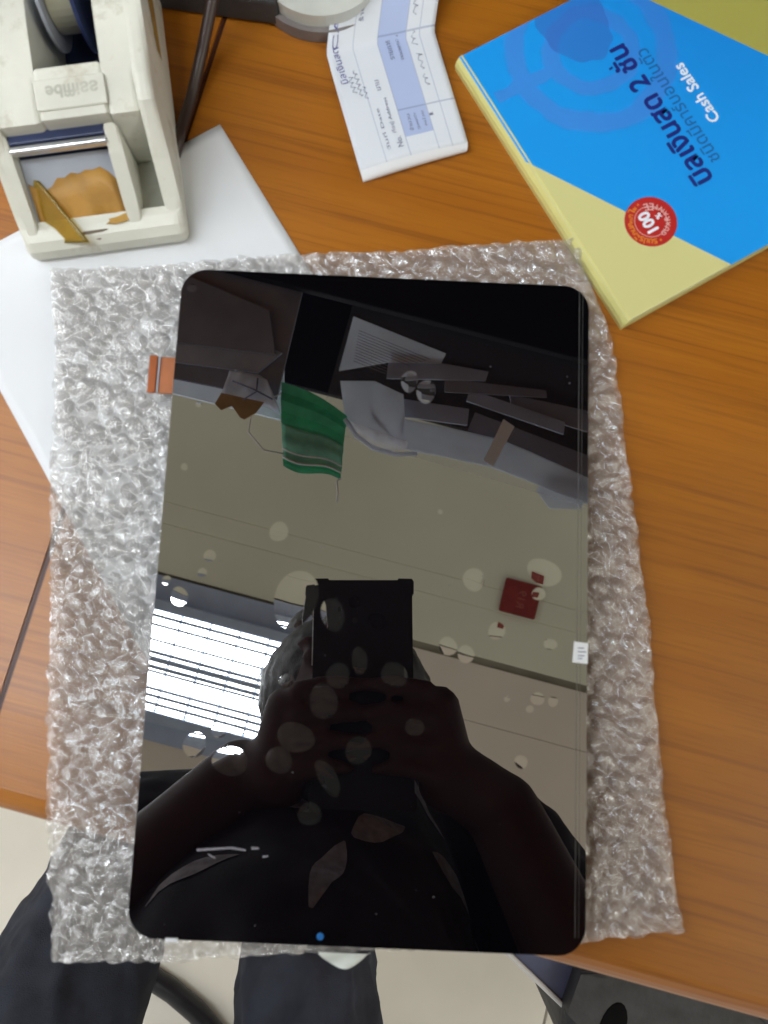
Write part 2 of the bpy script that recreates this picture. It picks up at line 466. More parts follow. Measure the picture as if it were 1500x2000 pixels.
# ------------------------------------------------------------------ desks
def desk_top(name, label, u0, u1, v0, v1, z1, thick):
    d = thing(name, label, 'desk', room((u0 + u1) / 2, (v0 + v1) / 2, ZF), RA)
    hw, hv = (u1 - u0) / 2, (v1 - v0) / 2
    zt = z1 - ZF
    bm = bmesh.new()
    add_box(bm, -hw, hw, -hv, hv, zt - thick, zt)
    es = [e for e in bm.edges if all(abs(v.co.y + hv) < 1e-6 for v in e.verts) and abs(e.verts[0].co.z - e.verts[1].co.z) < 1e-6]
    bmesh.ops.bevel(bm, geom=es, offset=.009, segments=5, profile=.5, affect='EDGES')
    t = from_bm('desk_top', bm, 'wood', d)
    for p in t.data.polygons: p.use_smooth = False
    for s in (-1, 1):
        x = s * (hw - .03)
        box('side_panel', x - .01, x + .01, -hv + .30, hv - .02, 0, zt - thick - .0005, 'wood', d)
    return d, hw, hv, zt
JU = -.1235     # the joint between the two desks, in room u
d1, hw, hv, zt = desk_top('desk', 'orange brown wooden desk carrying the display, the receipt and the bill book', JU + .0012, 1.15, -.1125, .75, ZD, .025)
box('edge_band', -hw - .0011, -hw - .0001, -hv + .004, hv, zt - .024, zt - .0006, 'edge_dark', d1)
d2, hw2, hv2, zt2 = desk_top('desk', 'wooden desk left of the dark joint, under the tape dispenser', -1.15, JU - .0012, -.1125, .75, ZD, .025)
box('edge_band', hw2 + .0001, hw2 + .0011, -hv2 + .004, hv2, zt2 - .024, zt2 - .0006, 'edge_dark', d2)

# ------------------------------------------------------------------ bubble wrap
wrap = thing('bubble_wrap', 'crinkled clear bubble wrap sheet lying under the display', 'bubble wrap', (0, 0, ZD))
def polyline(P, n):
    P = np.array(P, float) / 1000; d = np.r_[0, np.cumsum(np.linalg.norm(np.diff(P, axis=0), axis=1))]
    s = np.linspace(0, d[-1], n)
    return np.stack([np.interp(s, d, P[:, 0]), np.interp(s, d, P[:, 1])], 1)
def coons(T, B, Lf, R, nu, nv):
    T, B, Lf, R = polyline(T, nu), polyline(B, nu), polyline(Lf, nv), polyline(R, nv)
    u = np.linspace(0, 1, nu)[None, :, None]; v = np.linspace(0, 1, nv)[:, None, None]
    S = (1 - v) * T[None] + v * B[None] + (1 - u) * Lf[:, None] + u * R[:, None]
    S -= (1 - u) * (1 - v) * T[0] + u * (1 - v) * T[-1] + (1 - u) * v * B[0] + u * v * B[-1]
    return S
def wrap_layer(seed, base, shift, hmax, inset, rough_edge):
    T = [(-135, 124), (-93, 127), (-32, 135), (20, 140), (75, 147)]
    B = [(-107, -135), (-70, -133), (5, -127), (82, -120), (117, -116)]
    Lf = [(-135, 124), (-129, 85), (-127, 45), (-121, -10), (-114, -86), (-107, -135)]
    R = [(75, 147), (83, 128), (91, 106), (99, 43), (106, -15), (111, -77), (117, -116)]
    nu, nv = 345, 385
    S = coons(T, B, Lf, R, nu, nv)
    x, y = S[..., 0].copy(), S[..., 1].copy()
    c = np.array([-.01, 0.])
    x = c[0] + (x - c[0]) * inset; y = c[1] + (y - c[1]) * inset
    # ragged rim
    x += rough_edge * (vnoise(x, y, seed + 1, 110) + .5 * vnoise(x, y, seed + 2, 260)); y += rough_edge * (vnoise(x, y, seed + 3, 110) + .5 * vnoise(x, y, seed + 4, 260))
    # bubbles on a slightly bent hexagonal lattice
    px = x + .0060 * vnoise(x, y, seed + 5, 55) + shift[0]; py = y + .0060 * vnoise(x, y, seed + 6, 55) + shift[1]
    sp = .0078; rr = .0036; best = np.full(x.shape, 9.); cid = np.zeros(x.shape, int); ddx = np.zeros(x.shape); ddy = np.zeros(x.shape)
    for off in (0, 1):
        i = np.round((px - off * sp / 2) / sp); j = np.round((py - off * sp * .866) / (sp * 1.732))
        cx, cy = i * sp + off * sp / 2, j * sp * 1.732 + off * sp * .866
        d = np.hypot(px - cx, py - cy); k = d < best
        ddx = np.where(k, px - cx, ddx); ddy = np.where(k, py - cy, ddy)
        best = np.where(k, d, best); cid = np.where(k, ((i * 73 + j * 151 + off * 37) % 997).astype(int), cid)
    amp = np.random.default_rng(seed + 9).random(997)
    a = np.where(amp < .30, .25, .55 + .45 * amp)[cid]
    q = np.clip(best / rr, 0, 1)
    dome = np.power(1 - q ** 3.2, .7) * a * hmax
    tilt = (np.random.default_rng(seed + 10).random((997, 2)) - .5)[cid]
    dome += (tilt[..., 0] * ddx + tilt[..., 1] * ddy) * .55 * (1 - q ** 4)
    dent = (vnoise(x, y, seed + 11, 190) * .0016 - np.abs(vnoise(x, y, seed + 21, 300)) * .0008) * (1.45 - a) * (1 - q ** 6)
    creas = .0008 * np.abs(vnoise(x * .5 - y * 1.2, y * .4 + x, seed + 22, 260)) + np.abs(vnoise(x, y, seed + 12, 120)) * -.0012 + np.abs(vnoise(x * 1.4 + y, y - x * .6, seed + 13, 75)) * .0016
    h = base + dome + dent + creas + vnoise(x, y, seed + 14, 22) * .0022 + vnoise(x, y, seed + 15, 420) * .0003
    # flattened under the display
    ex = np.maximum(np.abs(x) - .0785, 0); ey = np.maximum(np.abs(y) - .1205, 0); e = np.hypot(ex, ey)
    lim = -.0034 + np.clip(e / .006, 0, 1) * .004
    h = np.minimum(h, lim + np.clip(h - lim, 0, 1) * np.clip(e / .006, 0, 1) * .5)
    h = np.maximum(h, ZD + .0003 + np.clip(base - ZD, 0, 1) * .35)
    co = np.stack([x, y, h - ZD], -1).reshape(-1, 3)
    idx = np.arange(nu * nv).reshape(nv, nu)
    fc = np.stack([idx[:-1, :-1], idx[1:, :-1], idx[1:, 1:], idx[:-1, 1:]], -1).reshape(-1, 4)
    me = bpy.data.meshes.new('film_layer')
    me.from_pydata(co.tolist(), [], fc.tolist())
    o = link('film_layer', me, 'wrap', wrap, True)
    return o
wrap_layer(100, ZD + .0006, (0, 0), .0026, 1.0, .0014)
wrap_layer(300, ZD + .0042, (.0039, .0024), .0026, .985, .0022)
# a folded flap of film sticking out below the display
bm = bmesh.new(); G = []
for i in range(15):
    row = []
    for j in range(8):
        s, t = i / 14, j / 7
        x = -.013 + s * .018; y = -.1255 - t * .0052 * math.sin(math.pi * min(1, s * 1.02 + .02)) ** .6
        row.append(bm.verts.new((x, y, .0075 - ZD + ZD - .001 * t + .0012 * math.sin(s * 9 + t * 3) * t)))
    G.append(row)
for i in range(14):
    for j in range(7): bm.faces.new((G[i][j], G[i + 1][j], G[i + 1][j + 1], G[i][j + 1]))
from_bm('film_flap', bm, mat('white_foam_flap', (.72, .76, .72), .5, .1, 200), wrap, True)

# ------------------------------------------------------------------ the display
disp = thing('display_panel', 'black tablet display with rounded corners and a mirror-like glass face', 'display', (0, 0, 0))
W2, H2 = .0790, .1217
prism('glass', round_poly(-W2, W2, -H2, H2, .0098, 12), -.0011, 0, 'glass', disp, .00025, 2)
prism('backplate', round_poly(-W2 + .0012, W2 - .0012, -H2 + .0012, H2 - .0012, .009, 10), -.0030, -.00112, 'glass_edge', disp)
# the edge of the protective film, a thin pale line down the right side
for x, w in ((.0752, .00022), (.0765, .00012)):
    box('film_edge', x, x + w, -H2 + .006, H2 - .002, .00003, .00010, 'film_glint', disp)
# orange flat cable
fx = box('flex_cable', -.0890, -.0765, .0722, .0866, -.0031, -.0026, 'copper', disp, .0001, 1)
box('connector', -.0893, -.0862, .0720, .0868, -.0025, -.0015, 'copper_dark', fx, .0002, 1)
box('stiffener', -.0859, -.0853, .0722, .0866, -.00255, -.0020, 'greyblue', fx)
# white sticker tab
st = prism('sticker', [(.0736, -.0222), (.0792, -.0226), (.0793, -.0152), (.0742, -.0147)], .00004, .00016, 'paper', disp)
for k, (y, l) in enumerate(((-.0172, .0022), (-.0185, .003), (-.0199, .0024), (-.0209, .0016))):
    box('print_line', .0756, .0756 + l, y, y + .00035, .00017, .00020, 'print_ink', st)
cyl('camera_hole', (-.0125, -.1187, .00006), .0012, .0001, 'blue_dot', disp, 24)
box('film_tab', -.0655, -.0612, -.1225, -.1211, .0002, .0005, 'paper', disp, .0001, 1).rotation_euler = (0, 0, 0)
# air bubbles under the film: shallow domes
BUB = [(-35.4, 20.7, 3.4, 3.81, 0),(-60.2, 10.7, 2.26, 2.26, 0),(-62.5, 4.4, 1.69, 1.69, 0),(-75.4, 1.0, 1.68, 1.68, 0),(-70.2, -4.7, 3.17, 3.53, 0),(-27.7, -3.8, 8.22, 10.36, -15),(-13.9, -8.8, 4.1, 6.27, 10),(37.1, 6.1, 4.14, 4.12, 0),(63.0, 9.9, 6.42, 4.89, -30),(61.1, 1.9, 2.45, 2.43, 0),(46.0, -12.1, 3.17, 3.13, 0),(28.4, -18.4, 3.35, 3.29, 0),(35.0, -21.0, 3.16, 3.1, 0),(65.6, -16.1, 2.42, 2.02, 0),(61.2, -35.7, 2.4, 2.34, 0),(66.8, -36.4, 1.85, 1.8, 0),(55.7, -57.8, 2.37, 2.28, 0),(-10.9, -30.6, 4.43, 4.33, 0),(-15.6, -39.8, 5.14, 6.07, 0),(-60.6, -56.8, 3.99, 4.4, 0),(-47.5, -61.9, 6.16, 5.24, 0),(-52.2, -51.7, 2.73, 2.3, 0),(-24.8, -52.7, 6.56, 5.29, -20),(-30.3, -60.8, 4.72, 4.55, 0),(-3.4, -24.9, 2.78, 5.08, 5),(9.4, -29.4, 4.8, 4.34, 0),(-2.3, -56.2, 4.74, 4.57, 0),(-18.4, -78.6, 3.96, 4.12, 0),(-12.7, -66.2, 3.26, 6.95, 35),(10.7, 80.4, 3.12, 4.44, 0),(17.1, 76.6, 3.51, 4.82, 0),(-74.9, 113.8, 1.78, 1.67, 0),(-72.2, 43.4, 1.34, 1.37, 0),(-68.7, 67.7, 1.16, 1.2, 0),(17.4, -47.4, 3.3, 3.19, 0),(50.2, -36.2, 1.11, 1.08, 0),(58.5, -39.4, 1.47, 1.25, 0),(24.0, 30.7, 0.95, 0.96, 0),(-29.2, -33.2, 2.58, 2.52, 0)]   # centre x, y, half axes (mm), turn
def dome(name, cx, cy, a, b, rot, h, m, parent, rings=7, seg=28, tilt=(0, 0)):
    bm = bmesh.new(); R = []
    cr, sr = math.cos(rot), math.sin(rot)
    wob = [1 + .05 * math.sin(2 * t + cx * 3000) + .03 * math.sin(3 * t + cy * 5000) for t in [2 * math.pi * k / seg for k in range(seg)]]
    top = bm.verts.new((cx, cy, h + .00002))
    for i in range(1, rings + 1):
        q = i / rings
        row = []
        for k in range(seg):
            t = 2 * math.pi * k / seg
            x, y = a * q * wob[k] * math.cos(t), b * q * wob[k] * math.sin(t)
            z = h * (1 - q * q) + .00002
            row.append(bm.verts.new((cx + x * cr - y * sr, cy + x * sr + y * cr, z)))
        R.append(row)
    for k in range(seg): bm.faces.new((top, R[0][k], R[0][(k + 1) % seg]))
    for i in range(rings - 1):
        for k in range(seg): bm.faces.new((R[i][k], R[i + 1][k], R[i + 1][(k + 1) % seg], R[i][(k + 1) % seg]))
    me = bpy.data.meshes.new(name); bm.normal_update(); bm.to_mesh(me); bm.free()
    return link(name, me, m, parent, True)
for x, y, a, b, r in BUB:
    hgt = (a + b) / 2 * random.uniform(.007, .016)
    dome('film_bubble', x / 1000, y / 1000, a / 1000, b / 1000, math.radians(r), hgt / 1000, 'bubble_film', disp)
# smears and dust on the film
sm = []
for x0, y0, x1, y1, w in ((-57, -92.2, -45, -91.0, .9), (-45, -91, -40, -91.6, .8), (-38, -90.8, -35.5, -90.8, .9), (-34, -93.5, -32, -93.2, .7), (-53, -93.4, -50.5, -94.6, .5)):
    d = Vector((x1 - x0, y1 - y0, 0)); n = Vector((-d.y, d.x, 0)).normalized() * w / 2
    P = [Vector((x0, y0, 0)) - n, Vector((x1, y1, 0)) - n * .7, Vector((x1, y1, 0)) + n * .8, Vector((x0, y0, 0)) + n]
    prism('smear', [(p.x / 1000, p.y / 1000) for p in P], .00003, .00006, 'mark', disp)
for k in range(26):
    x, y = random.uniform(-.074, .074), random.uniform(-.117, .117)
    s = random.uniform(.0001, .00032)
    prism('dust_speck', [(x + s * math.cos(t), y + s * .7 * math.sin(t)) for t in (0, 1.2, 2.4, 3.7, 5.1)], .00003, .00010, 'mark', disp)

# ------------------------------------------------------------------ papers and the bill book
def bent_sheet(name, poly_fn, nu, nv, m, parent=None, smooth=True):
    bm = bmesh.new(); uvl = bm.loops.layers.uv.new('UVMap')
    G = [[bm.verts.new(poly_fn(i / nu, j / nv)) for j in range(nv + 1)] for i in range(nu + 1)]
    for i in range(nu):
        for j in range(nv):
            f = bm.faces.new((G[i][j], G[i + 1][j], G[i + 1][j + 1], G[i][j + 1]))
            for l, (a, b) in zip(f.loops, ((i, j), (i + 1, j), (i + 1, j + 1), (i, j + 1))): l[uvl].uv = (a / nu, b / nv)
    me = bpy.data.meshes.new(name); bm.to_mesh(me); bm.free()
    return link(name, me, m, parent, smooth)
pc = Vector((-.072, .191)); pr = Vector((.548, -.836)); pl = Vector((-.836, -.548))
def sheet_fn(s, t):
    p = pc + pl * (s * .130) + pr * (t * .185)
    return (p.x, p.y, ZD + .0004 + .0006 * (noise.noise(Vector((p.x * 18, p.y * 18, 3))) + .6))
ps = bent_sheet('paper_sheet', sheet_fn, 30, 40, 'paper')
ps.modifiers.new('solid', 'SOLIDIFY').thickness = .00012
tag(ps, 'plain white sheet of paper lying under the tape dispenser and the bubble wrap', 'paper')

# bill book: s runs from the binding across the cover, t along the binding
BO = Vector((.025, .221)); BA = math.radians(32)
book = thing('bill_book', 'blue and yellow cash bill book with a red guarantee sticker', 'book', (BO.x, BO.y, ZD), BA)
# local x = s, local y = -t
BL, BS, BT = .1315, .185, .0075
box('page_block', .0012, BS - .001, -BL + .001, -.001, .0005, BT - .0006, 'pages', book)
box('back_cover', .0002, BS, -BL, 0, .0001, .00045, 'yellow', book)
m, nt, N, L, P = new_mat('bill_cover_print')
tc = N.new('ShaderNodeTexCoord'); sx = N.new('ShaderNodeSeparateXYZ'); L.new(tc.outputs['Object'], sx.inputs[0])
S_ = sx.outputs['X']; T_ = math_node(N, L, 'MULTIPLY', sx.outputs['Y'], -1)
# diagonal blue band between two parallel lines
l1 = math_node(N, L, 'SUBTRACT', T_, math_node(N, L, 'MULTIPLY_ADD', S_, 1.6, .052))
l2 = math_node(N, L, 'SUBTRACT', T_, math_node(N, L, 'MULTIPLY_ADD', S_, 1.56, .0145 - .083 * 1.56))
inb = math_node(N, L, 'MULTIPLY', math_node(N, L, 'LESS_THAN', l1, 0), math_node(N, L, 'GREATER_THAN', l2, 0))
# pale violet globe with swinging arrows
def dist(cx, cy, ky=1.0):
    dx = math_node(N, L, 'SUBTRACT', S_, cx); dy = math_node(N, L, 'MULTIPLY', math_node(N, L, 'SUBTRACT', T_, cy), ky)
    return math_node(N, L, 'SQRT', math_node(N, L, 'ADD', math_node(N, L, 'MULTIPLY', dx, dx), math_node(N, L, 'MULTIPLY', dy, dy)))
def band(d, r, w):
    q = math_node(N, L, 'ABSOLUTE', math_node(N, L, 'SUBTRACT', d, r))
    mr = N.new('ShaderNodeMapRange'); mr.interpolation_type = 'SMOOTHSTEP'
    L.new(q, mr.inputs[0]); mr.inputs[1].default_value = w * .6; mr.inputs[2].default_value = w; mr.inputs[3].default_value = 1; mr.inputs[4].default_value = 0
    return mr.outputs[0]
nz = N.new('ShaderNodeTexNoise'); nz.inputs['Scale'].default_value = 70; nz.inputs['Detail'].default_value = 1; L.new(tc.outputs['Object'], nz.inputs['Vector'])
wob = math_node(N, L, 'MULTIPLY_ADD', nz.outputs['Fac'], .008, -.004)
dc = math_node(N, L, 'ADD', dist(.050, .024), wob)
r1 = band(dc, .0325, .0052); r2 = band(dc, .0175, .0042)
spoke = math_node(N, L, 'MULTIPLY', math_node(N, L, 'LESS_THAN', math_node(N, L, 'ABSOLUTE', math_node(N, L, 'SUBTRACT', math_node(N, L, 'ADD', T_, wob), .0245)), .0026), math_node(N, L, 'LESS_THAN', S_, .034))
spoke = math_node(N, L, 'MULTIPLY', spoke, math_node(N, L, 'GREATER_THAN', S_, .005))
sw = math_node(N, L, 'MINIMUM', math_node(N, L, 'ADD', math_node(N, L, 'ADD', r1, r2), spoke), 1)
corner = math_node(N, L, 'LESS_THAN', math_node(N, L, 'ADD', dist(.050, .010, .8), wob), .0150)
blue = mix_col(N, L, math_node(N, L, 'MULTIPLY', sw, .75), (.012, .33, .88), (.060, .25, .76))
blue = mix_col(N, L, math_node(N, L, 'MULTIPLY', corner, .55), blue, (.045, .12, .50))
gr = N.new('ShaderNodeMapRange'); L.new(S_, gr.inputs[0]); gr.inputs[1].default_value = .03; gr.inputs[2].default_value = .10; gr.inputs[3].default_value = 0; gr.inputs[4].default_value = .45
g2 = N.new('ShaderNodeMapRange'); L.new(T_, g2.inputs[0]); g2.inputs[1].default_value = .03; g2.inputs[2].default_value = .11; g2.inputs[3].default_value = 1; g2.inputs[4].default_value = 0
blue = mix_col(N, L, math_node(N, L, 'MULTIPLY', gr.outputs[0], g2.outputs[0]), blue, (.010, .15, .60))  # shade over the top of the cover painted in as darker blue
yl = mix_col(N, L, math_node(N, L, 'GREATER_THAN', l2, 0), (.40, .38, .09), (.66, .63, .28))
L.new(mix_col(N, L, inb, yl, blue), P.inputs['Base Color']); P.inputs['Roughness'].default_value = .38
M['cover'] = m
bm = bmesh.new(); add_box(bm, .0012, BS + .0003, -BL, 0, BT - .0005, BT, .0002, 1)
from_bm('front_cover', bm, 'cover', book)
# yellow binding tape rolled round the bound edge
bm = bmesh.new(); prof = [(.0026, BT + .00012), (.0022, BT + .00015), (.0012, BT - .0006), (.0002, BT - .0022), (-.0003, .0030), (.0003, .0001), (.0008, .0001), (.0004, .0030), (.0010, BT - .0022), (.0016, BT - .0007), (.0022, BT + .00003), (.0026, BT + .00003)]
a = [bm.verts.new((x, -BL - .0001, z)) for x, z in prof]; b = [bm.verts.new((x, .0001, z)) for x, z in prof]
for i in range(len(prof)): bm.faces.new((a[i], a[(i + 1) % len(prof)], b[(i + 1) % len(prof)], b[i]))
bm.faces.new(a[::-1]); bm.faces.new(b)
# the tape only reaches over the yellow part of the cover edge
from_bm('binding_tape', bm, 'yellow2', book)
h90 = math.radians(90)
def fit_text(name, body, length, m, origin, z, bold=0.0, hscale=1.0, parent=None, ang=h90):
    o = text_mesh(name, body, 1.0, m, parent, (0, 0), 0, 0)
    xs = [v.co.x for v in o.data.vertices]; w = max(xs) - min(xs); s = length / w; x0 = min(xs)
    me = o.data
    bm = bmesh.new(); bm.from_mesh(me)
    base = [v.co.copy() for v in bm.verts]
    offs = [(0, 0)] if bold == 0 else [(bold * math.cos(k), bold * math.sin(k)) for k in (0, 1.05, 2.1, 3.14, 4.19, 5.24)]
    out = bmesh.new()
    for i, (dx, dy) in enumerate(offs):
        n0 = len(out.verts); out.from_mesh(me); out.verts.ensure_lookup_table()
        for v in out.verts[n0:]:
            v.co = Vector(((v.co.x - x0) * s + dx, v.co.y * s * hscale + dy, i * .000008))
    out.transform(Matrix.Translation(Vector((origin[0], origin[1], z))) @ Matrix.Rotation(ang, 4, 'Z'))
    out.to_mesh(me); out.free(); bm.free()
    return o
ZB = BT + .00004
fit_text('title_lettering', 'บิลเงินสด 2 ชัน', .0685, 'ink_navy', (.0637, -.0965), ZB, .00036, 1.02, book)
tm = flat('tone_mark', [(-.0009, -.0006), (.0009, -.0003), (.0009, .0006), (-.0009, .0003)], ZB + .0001, 'ink_navy', book); tm.location = (.0532, -.0352, 0)
fit_text('subtitle_lettering', 'ชนิดมีคาร์บอนในตัว', .0570, 'ink_teal', (.0710, -.0910), ZB, .00008, 1.0, book)
fit_text('english_lettering', 'Cash Sales', .0290, 'ink_white', (.0805, -.0762), ZB, .00016, 1.0, book)
# round guarantee sticker
stk = cyl('guarantee_sticker', (.0314, -.1004, BT + .00009), .0106, .0001, 'sticker_red', book, 48)
zs = BT + .00016
ring('inner_ring', (.0314, -.1004), .0064, .0067, zs, zs + .00003, 'ink_pink', stk)
fit_text('number_lettering', '100', .0086, 'ink_white', (.0325, -.1043), zs, .00028, 1.0, stk)
fit_text('percent_lettering', '%', .0022, 'ink_white', (.0365, -.1010), zs, .0001, 1.0, stk)
def arc_text(word, r, a0, a1, m, size, inward):
    for k, ch in enumerate(word):
        a = a0 + (a1 - a0) * k / (len(word) - 1)
        p = (.0314 + r * math.cos(a), -.1004 + r * math.sin(a))
        ang = a - h90 if inward else a + h90
        o = fit_text('arc_letter', ch, size, m, (0, 0), 0, .00008, 1.0, stk, 0)
        xs = [v.co.x for v in o.data.vertices]; cxm = (max(xs) + min(xs)) / 2
        for v in o.data.vertices: v.co.x -= cxm
        o.data.transform(Matrix.Translation(Vector((p[0], p[1], zs))) @ Matrix.Rotation(ang, 4, 'Z'))
# letters' tops point towards the binding (-x) in the middle of each arc
arc_text('GUARANTEE', .0078, math.radians(-75), math.radians(75), 'ink_pink', .0017, False)
arc_text('รับประกันคุณภาพ'.replace('ั', '').replace('ุ', ''), .0074, math.radians(250), math.radians(110), 'ink_orange', .0015, True)
for a in (-95, 95):
    c_ = (.0314 + .0086 * math.cos(math.radians(a)), -.1004 + .0086 * math.sin(math.radians(a)))
    flat('star', [(c_[0] + (.0007 if k % 2 else .0003) * math.cos(k * math.pi / 5), c_[1] + (.0007 if k % 2 else .0003) * math.sin(k * math.pi / 5)) for k in range(10)], zs + .00003, 'ink_orange', stk)

# folded receipt: s across, t from the folded end (near) upward
rec = thing('receipt', 'folded white and blue receipt lying between the tape roll and the bill book', 'receipt', (0, 0, ZD))
RC = [(Vector((-.0125, .1715)), Vector((.0310, .1860))), (Vector((-.0295, .2245)), Vector((.0155, .2375))), (Vector((-.0240, .2720)), Vector((.0200, .2800)))]
def rec_pt(s, t, lift=0.0):
    if t < .56:
        q = t / .56; a = RC[0][0].lerp(RC[1][0], q); b = RC[0][1].lerp(RC[1][1], q)
        z = .0034 - .0012 * q + .0016 * math.sin(math.pi * s) * (1 - q)
    else:
        q = (t - .56) / .44; a = RC[1][0].lerp(RC[2][0], q); b = RC[1][1].lerp(RC[2][1], q)
        z = .0022 + q * .020
        z += .0005 * math.sin(q * 7)
    p = a.lerp(b, s)
    z += .0005 * noise.noise(Vector((p.x * 60, p.y * 60, 1))) + lift
    return (p.x, p.y, z)
m, nt, N, L, P = new_mat('receipt_print')
uvn = N.new('ShaderNodeUVMap'); uvn.uv_map = 'UVMap'; sx = N.new('ShaderNodeSeparateXYZ'); L.new(uvn.outputs[0], sx.inputs[0])
U_, V_ = sx.outputs['X'], sx.outputs['Y']
def rng_(x, a, b): return math_node(N, L, 'MULTIPLY', math_node(N, L, 'GREATER_THAN', x, a), math_node(N, L, 'LESS_THAN', x, b))
bl = math_node(N, L, 'MULTIPLY', rng_(U_, .47, .73), math_node(N, L, 'GREATER_THAN', V_, .09))
col = mix_col(N, L, math_node(N, L, 'MULTIPLY', bl, .85), (.71, .75, .82), (.38, .47, .76))
ln = math_node(N, L, 'ADD', math_node(N, L, 'ADD', rng_(U_, .465, .473), rng_(U_, .728, .735)), math_node(N, L, 'ADD', rng_(U_, .855, .862), rng_(U_, .24, .246)))
row = math_node(N, L, 'MULTIPLY', math_node(N, L, 'ADD', rng_(V_, .215, .222), rng_(V_, .575, .582)), math_node(N, L, 'GREATER_THAN', U_, .47))
ln = math_node(N, L, 'MINIMUM', math_node(N, L, 'ADD', ln, row), 1)
col = mix_col(N, L, math_node(N, L, 'MULTIPLY', ln, .5), col, (.20, .24, .42))
L.new(col, P.inputs['Base Color']); P.inputs['Roughness'].default_value = .75
M['receipt'] = m
top = bent_sheet('top_sheet', rec_pt, 24, 40, 'receipt', rec)
top.modifiers.new('solid', 'SOLIDIFY').thickness = .00015
def rec_low(s, t):
    p = rec_pt(s, t * .8); q = Vector((p[0], p[1])) + Vector((.0012, -.0036 + .001 * s))
    return (q.x - .002 * s, q.y, max(.0003, .0009 + .0005 * math.sin(math.pi * s)))
bent_sheet('under_sheet', rec_low, 20, 24, 'paper', rec).modifiers.new('solid', 'SOLIDIFY').thickness = .0002
def rec_fold(s, t):       # rounded fold joining both layers at the near end
    a = Vector(rec_pt(s, 0)); b = Vector(rec_low(s, 0)); w = math.sin(math.pi * t)
    p = a.lerp(b, t); d = Vector((.0035, -.0112, 0)).normalized()
    return p + d * w * .0012
bent_sheet('fold', rec_fold, 20, 8, 'paper', rec)
# print and handwriting follow the paper: text runs up the slip, letter tops to the left
def rec_text(name, body, s0, t0, length, hgt, m, slant=0.0, wob=0.0):
    o = text_mesh(name, body, 1.0, m, rec, (0, 0), 0, 0)
    V = o.data.vertices; x0 = min(v.co.x for v in V); x1 = max(v.co.x for v in V); y1 = max(v.co.y for v in V)
    for v in V:
        q = (v.co.x - x0) / (x1 - x0); y = v.co.y / y1
        v.co = rec_pt(s0 - y * hgt + slant * q + wob * math.sin(q * 17), t0 + q * length, .00024)
    return o
rec_text('printed_heading', 'CASH SALE', .10, .56, .40, .050, 'print_purple', -.02)
rec_text('printed_heading', 'บิลเงินสด', .115, .40, .17, .060, 'print_purple', -.005)
for b_, s0, t0, l_, h_ in (('No.', .43, .05, .05, .05), ('ที่อยู่ Address', .40, .12, .17, .035), ('นาม', .38, .33, .05, .035), ('วันที่ Date', .31, .05, .20, .032), ('จำนวน', .56, .11, .08, .035), ('QUANTITY', .62, .11, .08, .022), ('รายการ', .58, .46, .10, .035), ('DESCRIPTION', .66, .45, .12, .024), ('หน่วย', .69, .12, .07, .030), ('ร้าน', .31, .64, .05, .04), ('1', .77, .16, .012, .035)):
    rec_text('small_print', b_, s0, t0, l_, h_, 'print_ink')
def scribble(s0, t0, t1, n, hgt, seed):
    r = random.Random(seed); bm = bmesh.new(); K = []
    for k in range(n):
        q = k / (n - 1); K.append((s0 + hgt * math.sin(k * 2.1 + r.uniform(-.5, .5)) * r.uniform(.5, 1), t0 + (t1 - t0) * q + .006 * math.cos(k * 2.1)))
    P_ = []
    for k in range(n - 1):
        for j in range(4):
            f_ = j / 4; f_ = f_ * f_ * (3 - 2 * f_)
            P_.append(rec_pt(K[k][0] * (1 - f_) + K[k + 1][0] * f_, K[k][1] + (K[k + 1][1] - K[k][1]) * j / 4, .00022))
    add_tube(bm, P_, .00010, 4)
    return from_bm('handwriting', bm, 'print_ink', rec)
for k, (s0, a_, b_, n_, hg) in enumerate(((.15, .34, .43, 12, .030), (.20, .32, .45, 16, .026), (.24, .30, .37, 9, .020), (.80, .30, .36, 7, .028), (.80, .38, .47, 9, .032), (.80, .50, .58, 9, .030), (.79, .62, .80, 20, .032), (.81, .82, .95, 14, .03))):
    scribble(s0, a_, b_, n_, hg, k)

# ------------------------------------------------------------------ roll of tape, dark device, cable
rl = thing('tape_roll', 'white roll of tape at the top edge, partly under the receipt', 'tape', (-.0330, .2600, ZD))
ring('roll', (0, 0), .0140, .0265, .0006, .012, mat('pale_tape', (.62, .64, .60), .35, .1, 60), rl)
ring('core', (0, 0), .0125, .0139, .0004, .0125, 'paper', rl)
cyl('wrapper', (0, 0, .0063), .0124, .0122, mat('cream_card', (.58, .60, .52), .6, .1, 60), rl)
ring('shadow_ring', (0, 0), .0266, .0290, .0003, .006, mat('shadow_grey', (.22, .20, .20), .35, .2, 60), rl)  # grey ring stands in for the shadow around the roll

dv = thing('dark_device', 'dusty dark grey device at the top edge behind the tape dispenser', 'device', (-.0700, .2560, ZD), math.radians(-6))
box('base_plate', -.040, .022, -.0165, .06, .0005, .014, 'darkgrey', dv, .002, 3)
box('rim', -.0385, .0205, -.015, .0585, .0141, .0160, 'black', dv, .0006, 2)
for k in range(5): box('vent_slot', -.034 + k * .011, -.027 + k * .011, .0, .03, .01605, .0163, 'darkgrey', dv)

pts = [(-.090, .165, ZD + .004), (-.087, .185, ZD + .0038), (-.0835, .200, ZD + .0045), (-.0785, .217, ZD + .012), (-.0725, .232, ZD + .024), (-.066, .252, ZD + .034), (-.06, .28, ZD + .03), (-.058, .33, ZD + .004)]
cab = tube('cable', pts, .0024, 'cable', None, 14)
tag(cab, 'dark brown cable running from behind the tape dispenser over the dark device', 'cable')

